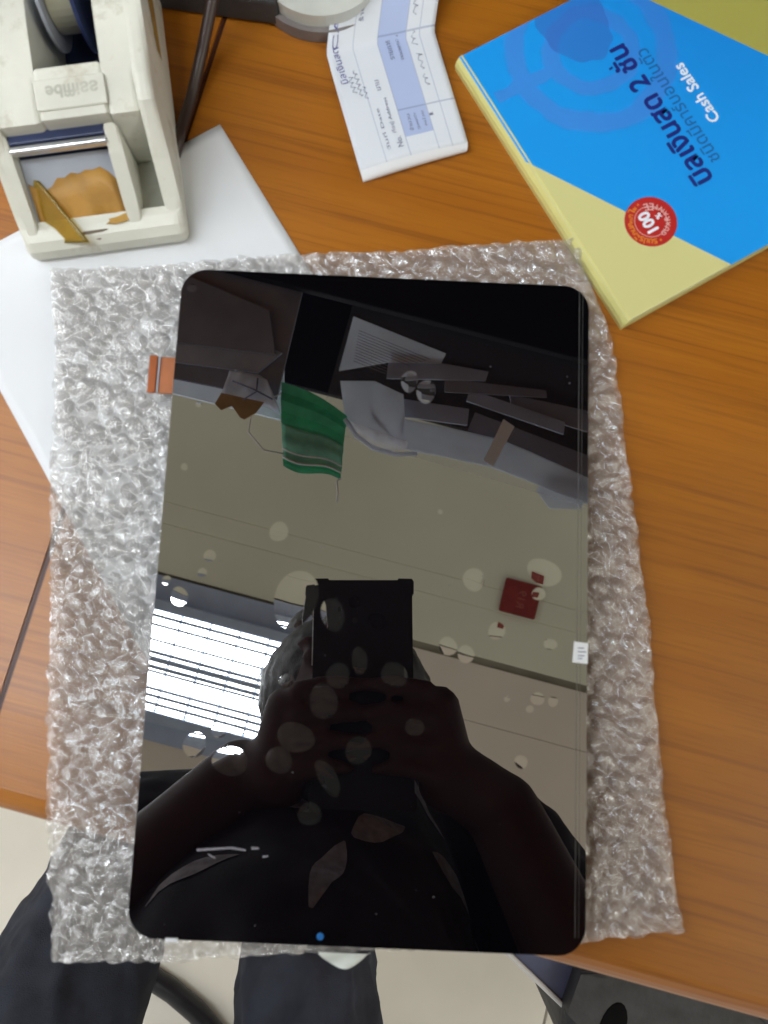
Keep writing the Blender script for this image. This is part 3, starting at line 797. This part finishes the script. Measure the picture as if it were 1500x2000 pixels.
# ------------------------------------------------------------------ tape dispenser
TD = thing('tape_dispenser', 'grimy cream plastic tape dispenser standing on the white sheet', 'tape dispenser', (-.083, .150, ZD + .0012), math.radians(11))
D0 = ZD + .0012
def Z(z): return z - D0            # world height to dispenser height
def outer(y):
    K = [(-9, -.0095), (-7, -.002), (0, .0030), (10, .0125), (23, .0285), (32, .0310), (60, .0330), (110, .0345), (150, .030), (165, .0)]
    return [(y_ / 1000, Z(z)) for y_, z in K]
prof = [(-.0085, 0)] + outer(0) + [(.1655, 0)]
W_ = .062
for x0, x1 in ((-.0055, .001), (-W_ - .001, -W_ + .0055)):
    profile_x('side_wall', prof, x0, x1, 'cream', TD, .0022)
# thick rims either side of the opening
rim = [(.0212, 0.0005), (.0212, Z(.0256)), (.0380, Z(.0290)), (.060, Z(.0316)), (.110, Z(.0330)), (.148, Z(.0285)), (.160, .0005)]
for x0, x1 in ((-.0168, -.0050), (-W_ + .0050, -.0410)):
    profile_x('opening_rim', rim, x0, x1, 'cream', TD, .0020)
# cross bar with the embossed plate
bar = profile_x('cross_bar', [(.0218, Z(.012)), (.0215, Z(.0262)), (.0395, Z(.0297)), (.0395, Z(.012))], -.0412, -.0165, 'cream', TD, .0014)
ang = math.atan2(.0035, .018)
lab = bpy.data.objects.new('embossed_plate', None); C.objects.link(lab); lab.parent = TD
bpy.data.objects.remove(lab)
bm = bmesh.new(); add_box(bm, -.0128, .0128, -.0055, .0055, 0, .0008, .0005, 2)
pm = Matrix.Translation(Vector((-.0287, .0300, Z(.02775)))) @ Matrix.Rotation(ang, 4, 'X')
bm.transform(pm); plate = from_bm('embossed_plate', bm, 'cream', TD)
o = fit_text('embossed_lettering', 'ƨƨiffibe', .0185, 'cream_emboss', (.0100, .0028), .00085, .00022, 1.0, plate, math.pi)
o.data.transform(pm)
# cutter: dark slot, bright steel bar
box('slot', -.0560, -.0200, .0180, .0225, Z(.004), Z(.0205), 'navy', TD, .0006)
o = box('steel_cutter', -.0560, -.0195, .0150, .0178, Z(.0165), Z(.0200), 'steel', TD, .0008, 3)
# ramp and walls of the nose
profile_x('ramp', [(-.0065, .0006), (-.0065, Z(-.0030)), (.0, Z(.0010)), (.0165, Z(.0130)), (.0175, .0006)], -.0555, -.0205, 'greyblue', TD, .0008)
arm = [(-.0070, .0006), (-.0070, Z(-.0010)), (.0, Z(.0055)), (.012, Z(.0165)), (.0200, Z(.0228)), (.0208, .0006)]
profile_x('inner_arm', arm, -.0204, -.0150, 'cream', TD, .0014)
profile_x('inner_arm', arm, -.0600, -.0556, 'cream', TD, .0012)
box('pocket_floor', -.0150, -.0052, -.004, .0208, .0004, Z(-.0045), 'cream_dark', TD)
# rounded front lip
bm = bmesh.new(); 
lip = [(-.0115, .0002), (-.0125, .003), (-.0118, .0068), (-.0090, .0094), (-.0050, .0108), (-.0018, .0112), (-.0018, .0002)]
a = [bm.verts.new((-W_ - .0008, y, z)) for y, z in lip]; b = [bm.verts.new((.0008, y, z)) for y, z in lip]
bm.faces.new(a); bm.faces.new(b[::-1])
for i in range(len(lip)): bm.faces.new((a[i], b[i], b[(i + 1) % len(lip)], a[(i + 1) % len(lip)]))
es = [e for e in bm.edges if abs(abs(e.verts[0].co.x - e.verts[1].co.x)) < 1e-6 and all(v.co.y < -.0019 for v in e.verts)]
bmesh.ops.bevel(bm, geom=es, offset=.0034, segments=4, profile=.5, affect='EDGES')
from_bm('front_lip', bm, 'cream', TD)
# inside the opening: navy well, tape hub, violet tape
box('well_floor', -.0408, -.0170, .0400, .158, .0006, .0030, 'navy', TD)
box('well_back', -.0408, -.0170, .0398, .0412, .0031, Z(.022), 'violet', TD)
cyl('tape_hub', (-.0300, .083, .030), .0165, .011, mat('cream_hub', (.62, .60, .44), .45, .1, 50), TD, 40, 'X', .0008)
cyl('tape_coil', (-.0362, .083, .030), .0225, .0012, 'greyblue', TD, 40, 'X')
cyl('tape_coil', (-.0238, .083, .0302), .0240, .0014, 'navy', TD, 40, 'X')
box('divider', -.0292, -.0284, .0416, .058, .0031, .0075, 'greyblue', TD)
# torn brown tape left on the ramp, and an amber strip hanging off the side
def ramp_z(y): return Z(-.0030 + (.0010 + .0030) * (y + .0065) / .0065) if y < 0 else Z(.0010 + .0120 * y / .0165)
edge_y = [.0095, .0078, .0070, .0080, .0102, .0100, .0112, .0106, .0114, .0112, .0118, .0100, .0072]
bm = bmesh.new(); rows = []
for i, ey in enumerate(edge_y):
    x = -.0545 + i * (.0338 / (len(edge_y) - 1))
    lo = -.0062 + (.0035 if 7 < i < 11 else 0)
    rows.append([bm.verts.new((x, y, ramp_z(y) + .0005)) for y in (ey, ey * .6 + lo * .4, ey * .3 + lo * .7, lo)])
for i in range(len(rows) - 1):
    for j in range(3): bm.faces.new((rows[i][j], rows[i + 1][j], rows[i + 1][j + 1], rows[i][j + 1]))
bt = from_bm('torn_tape', bm, 'tape_brown', TD, True); bt.modifiers.new('solid', 'SOLIDIFY').thickness = .0002
def strip_fn(s, t):
    a = Vector((-.0665, .0160, .0150)).lerp(Vector((-.0625, -.0060, .0012)), t)
    b = Vector((-.0500, .0100, .0195)).lerp(Vector((-.0360, -.0128, .0110)), t)
    p = a.lerp(b, s); p.z += .0012 * math.sin(math.pi * s)
    return p
bent_sheet('amber_tape', strip_fn, 10, 14, 'yellow_tape', TD).modifiers.new('solid', 'SOLIDIFY').thickness = .0002
# grime: glue streaks and scuffs on the shell
def blob(name, cx, cy, z, a, b, rot, m, parent, n=18, seed=1):
    r = random.Random(seed); P = []
    for k in range(n):
        t = 2 * math.pi * k / n; q = r.uniform(.72, 1.1)
        x, y = a * q * math.cos(t), b * q * math.sin(t)
        P.append((cx + x * math.cos(rot) - y * math.sin(rot), cy + x * math.sin(rot) + y * math.cos(rot)))
    return prism(name, P, z, z + .0002, m, parent)
blob('glue_mark', -.0225, -.0045, .0110, .0065, .0018, .15, 'glue', TD, seed=3)
blob('scuff', -.0345, -.0078, .0098, .0060, .0009, .1, 'dirt', TD, seed=4)
blob('scuff', -.0330, -.0100, .0082, .0012, .0006, .1, 'dirt', TD, seed=5)
bm = bmesh.new()
for (y0, z0, w0), (y1, z1, w1) in (((.056, .020, .003), (.085, .030, .008)), ((.085, .030, .008), (.13, .034, .012))):
    vs = [bm.verts.new((.00125, y, z)) for y, z in ((y0, z0 - w0), (y1, z1 - w1), (y1, z1 + w1 * .6), (y0, z0 + w0))]; bm.faces.new(vs)
from_bm('glue_streak', bm, 'glue', TD)

# ------------------------------------------------------------------ shelf above the desk with papers over its edge
def shelf_unit():
    s = thing('shelf', 'black shelf over the desk, mirrored dark in the top of the display', 'shelf', room(0, .50, ZD), RA)
    box('shelf_board', -.74, .74, -.120, .30, .675, .692, 'shelf', s, .002)
    box('shelf_board', -.74, .74, -.130, .30, 1.10, 1.12, 'shelf', s, .002)
    box('back_panel', -.75, .75, .301, .32, .0002, 1.2, 'shelf', s)
    for k in (-1, 1): box('side_panel', k * .75 - .009, k * .75 + .009, -.10, .300, .0002, 1.2, 'shelf', s)
    return s
shelf_unit()
def slab(name, label, cat, uv, z, t, m, group=None):
    cu = sum(p[0] for p in uv) / len(uv); cv = sum(p[1] for p in uv) / len(uv)
    o = prism(name, [((p[0] - cu) / 1000, (p[1] - cv) / 1000) for p in uv], 0, t, m, None)
    o.location = room(cu / 1000, cv / 1000, z); o.rotation_euler = (0, 0, RA)
    tag(o, label, cat, group); return o
g = 'papers and folders over the shelf edge'

ZS = .6805          # things lie on the shelf board and stick out over its front edge
# left stack of folders
for k, (lab_, uv, z, t, m_) in enumerate((
    ('long brown folder lowest in the left stack on the shelf', [(-420, 262), (-212, 290), (-236, 346), (-420, 375)], ZS, .004, 'taupe'),
    ('brown folder with its corner showing in the left stack on the shelf', [(-430, 236), (-228, 262), (-205, 296), (-430, 330)], ZS + .005, .005, 'cool_tinted_folder'),
    ('dark folder above the brown one in the left stack on the shelf', [(-440, 222), (-196, 236), (-205, 420), (-440, 420)], ZS + .011, .006, 'taupe'),
    ('grey folder topmost of the left stack on the shelf', [(-450, 209), (-180, 212), (-214, 330), (-450, 430)], ZS + .018, .008, 'cool_lit_paper'))):
    slab('folder', lab_, 'folder', uv, z, t, m_, g)
# crumpled white paper with a string cross, hanging out under the left stack
wp = thing('crumpled_paper', 'crumpled white paper tied with string at the left shelf edge', 'paper', room(-.222, .232, ZS - .006), RA)
def wp_fn(s_, t_):
    a = Vector((-.040, .022, 0)).lerp(Vector((.010, .024, 0)), s_); b = Vector((-.040, -.012, 0)).lerp(Vector((.042, -.018, 0)), s_)
    p = a.lerp(b, t_); n_ = noise.noise(p * 60) ; p.z = n_ * .006 + .001; p.y += .006 * noise.noise(p * 45 + Vector((9, 0, 0)))
    return p
bent_sheet('sheet', wp_fn, 18, 12, 'thin_white', wp).modifiers.new('solid', 'SOLIDIFY').thickness = .0004
tube('string', [(-.030, .006, -.006), (0, .002, -.0075), (.026, -.004, -.006)], .0011, 'print_ink', wp, 8)
tube('string', [(.000, .018, -.006), (.004, .000, -.008), (-.010, -.014, -.006)], .0011, 'print_ink', wp, 8)
cs = thing('cardboard_star', 'brown cardboard cut-out with points sticking out under the folders', 'cut-out', room(-.236, .208, ZS - .010), RA)
prism('card', [(-.026, .012), (-.030, -.004), (-.020, -.010), (-.008, -.001), (.006, -.013), (.012, -.014), (.024, -.002), (.030, .014)], 0, .002, 'cardboard', cs)
# green face mask hanging out over the edge
fm = thing('face_mask', 'green pleated face mask hanging over the shelf edge between the two stacks', 'face mask', room(-.135, .205, ZS), RA)
def mask_fn(s_, t_):
    x = -.058 + s_ * .094 + .018 * t_ * (1 - s_) + .012 * t_
    y = .050 - t_ * (.103 + .004 * math.sin(6 * s_)) + (.006 * math.sin(math.pi * s_)) * (1 - t_) - .022 * s_ * (1 - t_)
    pl_ = abs(((t_ * 4.2) % 1) - .5) * .010
    z = -.012 * math.sin(math.pi * min(1, t_ * 1.2)) - pl_ + .012 * t_
    return (x, y, z)
mk = bent_sheet('pleated_cloth', mask_fn, 16, 50, 'green', fm, False); mk.modifiers.new('solid', 'SOLIDIFY').thickness = .0006
def mask_low(s_, t_):
    p = Vector(mask_fn(s_ * .98 + .01, .52 + t_ * .40)); p.z -= .004 + .003 * math.sin(math.pi * t_); return p
bent_sheet('front_panel', mask_low, 12, 10, 'green_lt', fm).modifiers.new('solid', 'SOLIDIFY').thickness = .0005
for q in (.80, .90):
    tube('seam', [Vector(mask_fn(s_ / 8, q)) + Vector((0, 0, -.006)) for s_ in range(9)], .0012, 'paper', fm, 6)
tube('ear_loop', [mask_fn(0, .15), (-.085, .01, -.004), (-.080, -.025, -.006), (-.055, -.042, -.004), mask_fn(0, .85)], .0010, 'paper', fm, 8)
tube('ear_loop', [mask_fn(1, .98), (.045, -.056, 0), (.050, -.070, .002), (.052, -.082, .004)], .0012, 'paper', fm, 8)
# clear tray on the shelf that carries the right stack out over the edge
tray = slab('clear_tray', 'clear plastic tray under the fanned papers of the right stack', 'tray', [(-132, 208), (310, 196), (310, 470), (-132, 470)], ZS, .0008, 'tray_clear')
pg = slab('printed_page', 'thin grey printed page sticking out left of the right stack on the shelf', 'page', [(-126, 290), (-66, 318), (0, 334), (3, 349), (-127, 367)], ZS + .0012, .0006, 'cool_lit_paper', g)
for k in range(12):
    q0 = Vector((-.052 + k * .0004, .018 - k * .0038)); l_ = .10 - k * .005 if k < 6 else .046
    prism('print_line', [(q0.x, q0.y), (q0.x + l_, q0.y - .014 * l_ / .1), (q0.x + l_, q0.y + .0007 - .014 * l_ / .1), (q0.x, q0.y + .0007)], -.0003, -.0001, 'taupe', pg)
slab('plastic_sleeve', 'pale blue plastic sleeve sticking out beside the green mask', 'sleeve', [(-121, 278), (-79, 289), (-71, 251), (-24, 212), (-60, 213), (-100, 227)], ZS + .0022, .0012, 'cool_lit_paper', g)
slab('pale_sheet', 'pale sheet lying just right of the blue plastic sleeve', 'paper', [(-79, 290), (-37, 282), (-27, 252), (-22, 213), (-70, 240)], ZS + .0038, .0010, 'cool_lit_paper', g)
for lab_, uv, z, t, m_ in (
    ('thin dark folder end nearest the printed page in the right stack', [(-64, 298), (62, 328), (63, 341), (-69, 331)], ZS + .0052, .003, 'cool_tinted_folder'),
    ('thin folder end second from the printed page in the right stack', [(14, 301), (145, 328), (142, 337), (10, 319)], ZS + .0090, .003, 'taupe'),
    ('brown binder slanting down across the right stack', [(45, 298), (178, 287), (176, 303), (45, 314)], ZS + .0128, .005, 'cool_tinted_folder'),
    ('dark folder farthest right in the right stack', [(105, 305), (205, 300), (300, 300), (300, 332), (98, 323)], ZS + .0185, .004, 'taupe'),
    ('short folder in the middle of the right stack', [(-29, 259), (54, 269), (51, 291), (-36, 282)], ZS + .0232, .004, 'cool_tinted_folder'),
    ('dark folder just behind the pale bundle in the right stack', [(55, 252), (100, 255), (300, 224), (300, 262), (60, 290)], ZS + .0280, .004, 'taupe')):
    slab('folder', lab_, 'folder', uv, z, t, m_, g)
def band_fn(s_, t_):
    a = Vector((-.034, .252)).lerp(Vector((.100, .258)), min(1, s_ * 2)) if s_ < .5 else Vector((.100, .258)).lerp(Vector((.300, .224)), s_ * 2 - 1)
    b = Vector((-.026, .213)).lerp(Vector((.095, .219)), s_ * 2) if s_ < .5 else Vector((.095, .219)).lerp(Vector((.300, .196)), s_ * 2 - 1)
    p = a.lerp(b, t_); q = room(p.x, p.y, ZS + .0075 + .003 * noise.noise(Vector((p.x * 25, p.y * 60, 2))) - .003 * t_)
    return q
bd = bent_sheet('paper_bundle', band_fn, 40, 14, 'cool_lit_paper'); bd.modifiers.new('solid', 'SOLIDIFY').thickness = .004
tag(bd, 'pale grey bundle of papers along the front of the right stack', 'papers')
bx = slab('white_card', 'pale card corner hanging down at the right end of the shelf edge', 'card', [(160, 205), (182, 186), (222, 196), (226, 232), (170, 232)], ZS + .012, .001, 'cool_lit_paper')
tp = slab('tape_strip', 'short strip of clear tape across the pale paper bundle', 'tape', [(96, 282), (112, 276), (98, 218), (84, 223)], ZS - .0010, .0006, 'white_rim')
bag = thing('plastic_bag', 'clear plastic bag, its rim glint painted white, curling under the right stack beside the mask', 'bag', room(-.06, .215, ZS - .010), RA)
tube('rim', [(-.040, .012, 0), (-.020, -.006, -.003), (.005, -.016, -.004), (.034, -.016, -.002), (.06, -.008, 0)], .0030, 'thin_white', bag, 10)  # white tube paints the lamp's glint along the clear rim
def bag_fn(s_, t_):
    a = Vector((-.040, .012, 0)).lerp(Vector((.045, .004, 0)), s_); b = Vector((-.030 + .075 * s_, .006 - .022 * math.sin(math.pi * (s_ * .7 + .12)), -.003))
    p = a.lerp(b, t_); p.z += .006 * noise.noise(p * 90); return p
bent_sheet('film', bag_fn, 16, 8, 'bag', bag)

# ------------------------------------------------------------------ phone held over the display, seen in the glass
ph = bpy.data.objects.new('smartphone', None); C.objects.link(ph); ph.empty_display_size = .02
ph.location = CAM_LOC; ph.rotation_euler = CAM_ROT
tag(ph, 'black smartphone in a bumper case held above the display', 'phone')
PX0, PX1, PY0, PY1 = -.0460, .0262, -.128, .0318     # the lens sits at the origin of the phone
Zb = .0022
prism('body', round_poly(PX0 + .001, PX1 - .001, PY0 + .001, PY1 - .001, .007), Zb + .0012, Zb + .0088, 'phone', ph, .0008)
bm = bmesh.new()      # case back with an opening for the lens
outerp = round_poly(PX0, PX1, PY0, PY1, .008, 6)
hole = [(.0075 * math.cos(2 * math.pi * k / len(outerp) + .5), .0075 * math.sin(2 * math.pi * k / len(outerp) + .5)) for k in range(len(outerp))]
start = min(range(len(outerp)), key=lambda i: abs(math.atan2(outerp[i][1], outerp[i][0]) - .5))
outr = outerp[start:] + outerp[:start]
vo = [bm.verts.new((x, y, Zb)) for x, y in outr]; vi = [bm.verts.new((x, y, Zb)) for x, y in hole]
wo = [bm.verts.new((x, y, Zb + .009)) for x, y in outr]; wi = [bm.verts.new((x, y, Zb + .0011)) for x, y in hole]
n = len(vo)
for k in range(n):
    j = (k + 1) % n
    bm.faces.new((vo[k], vo[j], vi[j], vi[k])); bm.faces.new((vo[k], wo[k], wo[j], vo[j])); bm.faces.new((vi[k], vi[j], wi[j], wi[k]))
case = from_bm('case', bm, 'phone', ph)
for x, y in ((PX0, PY1), (PX1, PY1), (PX0, PY0), (PX1, PY0)):
    sxx = 1 if x > 0 else -1; syy = 1 if y > 0 else -1
    prism('corner_bumper', [(x - sxx * .010, y + syy * .0014), (x, y + syy * .0012), (x + sxx * .0014, y - syy * .001), (x + sxx * .0012, y - syy * .010), (x - sxx * .0005, y - syy * .011), (x - sxx * .002, y - syy * .002), (x - sxx * .011, y - syy * .0005)], Zb + .0005, Zb + .0098, 'black', ph)
ring('lens_ring', (0, 0), .0035, .0050, Zb - .0008, Zb + .0010, 'black', ph, 28)
cyl('flash', (-.016, .002, Zb - .0003), .0020, .0006, 'darkgrey', ph, 20)
cyl('second_lens', (-.0165, .015, Zb - .0004), .0042, .0008, 'glass_edge', ph, 24)
box('side_key', PX0 - .0012, PX0 - .0003, -.030, .016, Zb + .0035, Zb + .0055, 'steel', ph)

# ------------------------------------------------------------------ the person
def remesh(name, bm, voxel, m, parent=None, smooth_it=4, disp=None):
    bmesh.ops.recalc_face_normals(bm, faces=bm.faces[:])
    me = bpy.data.meshes.new(name); bm.to_mesh(me); bm.free()
    ob = bpy.data.objects.new(name, me); C.objects.link(ob)
    r = ob.modifiers.new('r', 'REMESH'); r.mode = 'VOXEL'; r.voxel_size = voxel
    s_ = ob.modifiers.new('s', 'SMOOTH'); s_.iterations = smooth_it; s_.factor = .5
    dg = bpy.context.evaluated_depsgraph_get()
    out = bpy.data.meshes.new_from_object(ob.evaluated_get(dg))
    bpy.data.objects.remove(ob)
    if disp:
        nn = [v.normal.copy() for v in out.vertices]
        for v, q in zip(out.vertices, nn): v.co += q * disp(v.co)
    out.materials.clear()
    return link(name, out, m, parent, True)
def limb(bm, pts, radii, seg=16):
    # closed tapering tubes with a ball at every joint; the remesher fuses them into one skin
    pts = [Vector(p) for p in pts]
    for i in range(len(pts) - 1): add_tube(bm, [pts[i], pts[i + 1]], [radii[i], radii[i + 1]], seg)
    for p, r_ in zip(pts, radii): add_ball(bm, p, r_, seg)
PEL = Vector((-.13, -.47, -.12)); CH = Vector((-.050, -.285, .25)); NB = Vector((-.030, -.185, .45)); HD = Vector((-.030, -.108, .565))
SHL, SHR = Vector((-.188, -.210, .425)), Vector((.122, -.210, .420))
ELL, ELR = Vector((-.245, -.275, .155)), Vector((.195, -.335, .150))
WRL, WRR = Vector((-.090, -.125, .292)), Vector((.098, -.140, .292))
HIL, HIR = Vector((-.250, -.46, -.16)), Vector((-.010, -.47, -.16))
KNL, KNR = Vector((-.152, -.125, -.330)), Vector((-.040, -.110, -.345))
ANL, ANR = Vector((-.17, -.15, -.68)), Vector((-.02, -.13, -.68))
bm = bmesh.new()
limb(bm, [PEL, CH.lerp(PEL, .45), CH, NB + Vector((0, -.03, -.05))], [.125, .115, .125, .10])
for a, b in ((SHL, SHR),):
    limb(bm, [a, NB + Vector((0, -.035, -.035)), b], [.052, .072, .052])
limb(bm, [NB, HD + Vector((0, -.035, -.075))], [.056, .052])
limb(bm, [SHL, ELL, WRL], [.050, .038, .027]); limb(bm, [SHR, ELR, WRR], [.050, .038, .027])
limb(bm, [PEL, HIL, KNL, ANL], [.10, .048, .027, .027]); limb(bm, [PEL, HIR, KNR, ANR], [.10, .040, .022, .024])
for an in (ANL, ANR):
    limb(bm, [an + Vector((0, -.03, -.025)), an + Vector((0, .06, -.040)), an + Vector((0, .15, -.050))], [.036, .034, .020])
# head: skull, jaw, nose, ears, lips, brow; it looks down at the phone
tilt = Euler((math.radians(-38), 0, 0))
def H(p): return HD + tilt.to_matrix() @ Vector(p)
add_ball(bm, H((0, -.008, .018)), (.074, .092, .086), 28, tilt)
add_ball(bm, H((0, .022, -.045)), (.054, .060, .062), 24, tilt)
add_ball(bm, H((0, .062, -.085)), (.026, .022, .020), 16, tilt)
limb(bm, [H((0, .084, .010)), H((0, .103, -.022))], [.009, .014])
for s_ in (-1, 1):
    add_ball(bm, H((s_ * .012, .092, -.026)), .009, 10)
    add_ball(bm, H((s_ * .076, -.005, -.010)), (.009, .020, .032), 14, tilt)
    add_ball(bm, H((s_ * .032, .076, .020)), (.020, .010, .007), 12, tilt)
    add_ball(bm, H((s_ * .031, .074, .002)), (.013, .010, .009), 12, tilt)
add_ball(bm, H((0, .082, -.050)), (.024, .010, .006), 12, tilt)
add_ball(bm, H((0, .079, -.060)), (.020, .010, .007), 12, tilt)
# hands gripping the phone
CM = Matrix.Translation(CAM_LOC) @ CAM_ROT.to_matrix().to_4x4()
def PL(x, y, z): return CM @ Vector((x, y, z))
for s_, wr, ex in ((-1, WRL, PX0), (1, WRR, PX1)):
    e = ex + s_ * .012
    palm = PL(e + s_ * .012, -.092, .012)
    limb(bm, [wr, PL(e + s_ * .014, -.105, .012)], [.026, .024])
    limb(bm, [PL(e + s_ * .012, -.110, .012), PL(e + s_ * .006, -.060, .006)], [.022, .016])
    for k, (y, l_) in enumerate(((-.046, .040), (-.065, .045), (-.084, .042), (-.102, .032))):
        r_ = .0080 - .0006 * abs(k - 1)
        limb(bm, [PL(e + s_ * .006, y - .012, .002), PL(e - s_ * .004, y - .002, -.0075), PL(e - s_ * (.010 + l_ * .45), y + .002, -.0085), PL(e - s_ * (.012 + l_ * .85), y + .001, -.0068)], [r_ * 1.08, r_, r_ * .9, r_ * .72], 12)
    limb(bm, [PL(e + s_ * .010, -.095, .020), PL(e + s_ * .002, -.072, .0225), PL(e - s_ * .020, -.055, .0215), PL(e - s_ * .032, -.046, .0195)], [.013, .0105, .0095, .0075], 12)
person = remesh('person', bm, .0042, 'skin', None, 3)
tag(person, 'seated person in dark jeans and black leaf print shirt holding the phone', 'person')
# hair
bm = bmesh.new()
add_ball(bm, H((0, -.018, .036)), (.096, .104, .092), 28, tilt)
add_ball(bm, H((0, -.055, -.005)), (.074, .056, .070), 24, tilt)
for k in range(26):
    a = k / 26 * 2 * math.pi
    add_ball(bm, H((.080 * math.cos(a), -.02 + .080 * math.sin(a), .045 + .012 * math.sin(k * 2.3))), .020, 10)
remesh('hair', bm, .005, 'hair', person, 10, lambda c: .002 * noise.noise(c * 90))
# shirt with short sleeves
bm = bmesh.new()
limb(bm, [PEL + Vector((0, 0, -.02)), CH.lerp(PEL, .45), CH, NB + Vector((0, -.03, -.055))], [.138, .130, .142, .112])
limb(bm, [SHL, NB + Vector((0, -.04, -.045)), SHR], [.064, .086, .064])
limb(bm, [SHL, SHL.lerp(ELL, .62)], [.064, .060]); limb(bm, [SHR, SHR.lerp(ELR, .62)], [.064, .060])
shirt = remesh('shirt', bm, .006, 'shirt', person, 4, lambda c: .006 * noise.noise(c * 16) + .003 * noise.noise(c * 40))
# jeans
bm = bmesh.new()
limb(bm, [PEL, PEL + Vector((0, .03, .05))], [.132, .128])
limb(bm, [PEL, HIL, KNL, ANL + Vector((0, 0, .03))], [.12, .076, .049, .046]); limb(bm, [PEL, HIR, KNR, ANR + Vector((0, 0, .03))], [.12, .062, .040, .042])
def folds(c):
    q = c.copy(); q.y *= .45
    return max(-.009, .013 * noise.noise(q * 18) - .017 * abs(noise.noise(q * 30 + Vector((3, 1, 2))))) + .0015 * noise.noise(c * 110)
remesh('jeans', bm, .005, 'denim', person, 3, folds)
for s_, an in ((-1, ANL), (1, ANR)):
    bm = bmesh.new()
    limb(bm, [an + Vector((0, -.035, -.030)), an + Vector((0, .06, -.036)), an + Vector((0, .155, -.042))], [.043, .042, .030])
    bmesh.ops.bisect_plane(bm, geom=bm.verts[:] + bm.edges[:] + bm.faces[:], plane_co=(0, 0, ZF + .001), plane_no=(0, 0, -1), clear_outer=True)
    remesh('shoe', bm, .006, 'black', person, 3)
# leaf print on the shirt
bvh = BVHTree.FromPolygons([v.co.copy() for v in shirt.data.vertices], [p.vertices[:] for p in shirt.data.polygons])
def leaf(px, pz, ln, wd, ang):
    c0 = Vector((px, -.05, pz)); hit = bvh.ray_cast(c0, Vector((0, -1, -.15)).normalized())
    bm = bmesh.new(); rows = []
    for i in range(9):
        t = i / 8; w = wd * math.sin(math.pi * min(1, t * .96 + .03)) ** .8
        row = []
        for sgn in (-1, -.4, .4, 1):
            lx = (t - .5) * ln; ly = sgn * w
            p = Vector((px + lx * math.cos(ang) - ly * math.sin(ang), -.05, pz + lx * math.sin(ang) + ly * math.cos(ang)))
            h_ = bvh.ray_cast(p, Vector((0, -1, -.15)).normalized())
            if h_[0] is None: return
            row.append(bm.verts.new(h_[0] + h_[1] * .0008))
        rows.append(row)
    for i in range(8):
        for j in range(3): bm.faces.new((rows[i][j], rows[i + 1][j], rows[i + 1][j + 1], rows[i][j + 1]))
    from_bm('leaf_print', bm, 'leaf', shirt, True)
for px, pz, ln, wd, ang in ((-.06, .34, .09, .016, .4), (-.01, .335, .075, .014, 1.9), (.025, .33, .08, .014, -1.0), (.06, .345, .07, .009, -.6), (-.04, .27, .08, .014, -.3), (.03, .26, .08, .014, .9), (-.10, .30, .07, .012, 2.4), (.09, .29, .07, .012, .5), (-.02, .39, .06, .006, -.9), (0, .20, .08, .014, 1.3), (-.08, .20, .07, .012, .2)):
    leaf(px - .02, pz + .02, ln * .72, wd * .62, ang)

# ------------------------------------------------------------------ stool, bin and case below the desk edge
stl = thing('stool', 'round stool that the person sits on', 'stool', (-.14, -.74, ZF))
cyl('seat', (0, .16, .475), .165, .05, 'black', stl, 48, 'Z', .012)
tube('foot_ring', [(.245 * math.cos(2 * math.pi * k / 48), .245 * math.sin(2 * math.pi * k / 48), .16) for k in range(49)], .0125, 'black', stl, 14)
for k in range(4):
    a = math.pi / 4 + k * math.pi / 2
    tube('leg', [(.11 * math.cos(a), .11 * math.sin(a) + .16, .452), (.245 * math.cos(a), .245 * math.sin(a), .16), (.29 * math.cos(a), .29 * math.sin(a), .005)], .012, 'steel', stl, 12)

hs = tube('black_hose', [(-.33, -.38, ZF + .0135), (-.295, -.435, ZF + .0135), (-.262, -.452, ZF + .0135), (-.228, -.470, ZF + .0135), (-.197, -.492, ZF + .0135), (-.170, -.518, ZF + .0135), (-.148, -.552, ZF + .0135), (-.135, -.60, ZF + .0135)], .0130, 'black', None, 16)
tag(hs, 'thick black hose curving across the floor between the legs', 'hose')
bn = thing('storage_bin', 'blue grey plastic bin with a white rim below the desk edge', 'bin', room(.377, -.157, ZF), math.radians(-40))
def frustum(name, a0, b0, a1, b1, z0, z1, m, parent):
    bm = bmesh.new()
    lo = [bm.verts.new((x * a0, y * b0, z0)) for x, y in ((-1, -1), (1, -1), (1, 1), (-1, 1))]; hi = [bm.verts.new((x * a1, y * b1, z1)) for x, y in ((-1, -1), (1, -1), (1, 1), (-1, 1))]
    bm.faces.new(lo[::-1]); bm.faces.new(hi)
    for i in range(4): bm.faces.new((lo[i], lo[(i + 1) % 4], hi[(i + 1) % 4], hi[i]))
    return from_bm(name, bm, m, parent)
frustum('tub', .13, .13, .15, .16, .001, .39, 'blue_bin', bn)
for a, b, c_, d in ((-.154, .154, -.164, -.1605), (-.154, .154, .1605, .164), (-.154, -.1505, -.160, .160), (.1505, .154, -.160, .160)):
    box('rim', a, b, c_, d, .382, .3945, 'white_rim', bn, .001, 1)

pc_ = thing('speaker_case', 'dark grey rounded case with an oval opening under the right desk edge', 'case', (.262, -.318, ZF), math.radians(-20))
def rr(w, d, r): return round_poly(-w, w, -d, d, r, 8)
prism('shell', rr(.105, .055, .040), .001, .41, 'darkgrey', pc_, .018, 5)
bm = bmesh.new(); add_ball(bm, (-.070, -.012, .4102), (.010, .020, .0012), 20); from_bm('oval_opening', bm, 'shelf', pc_, True)
tube('top_ridge', [(-.085, .030, .408), (-.040, .046, .4095), (.030, .042, .409), (.085, .022, .407)], .005, 'darkgrey', pc_, 10)
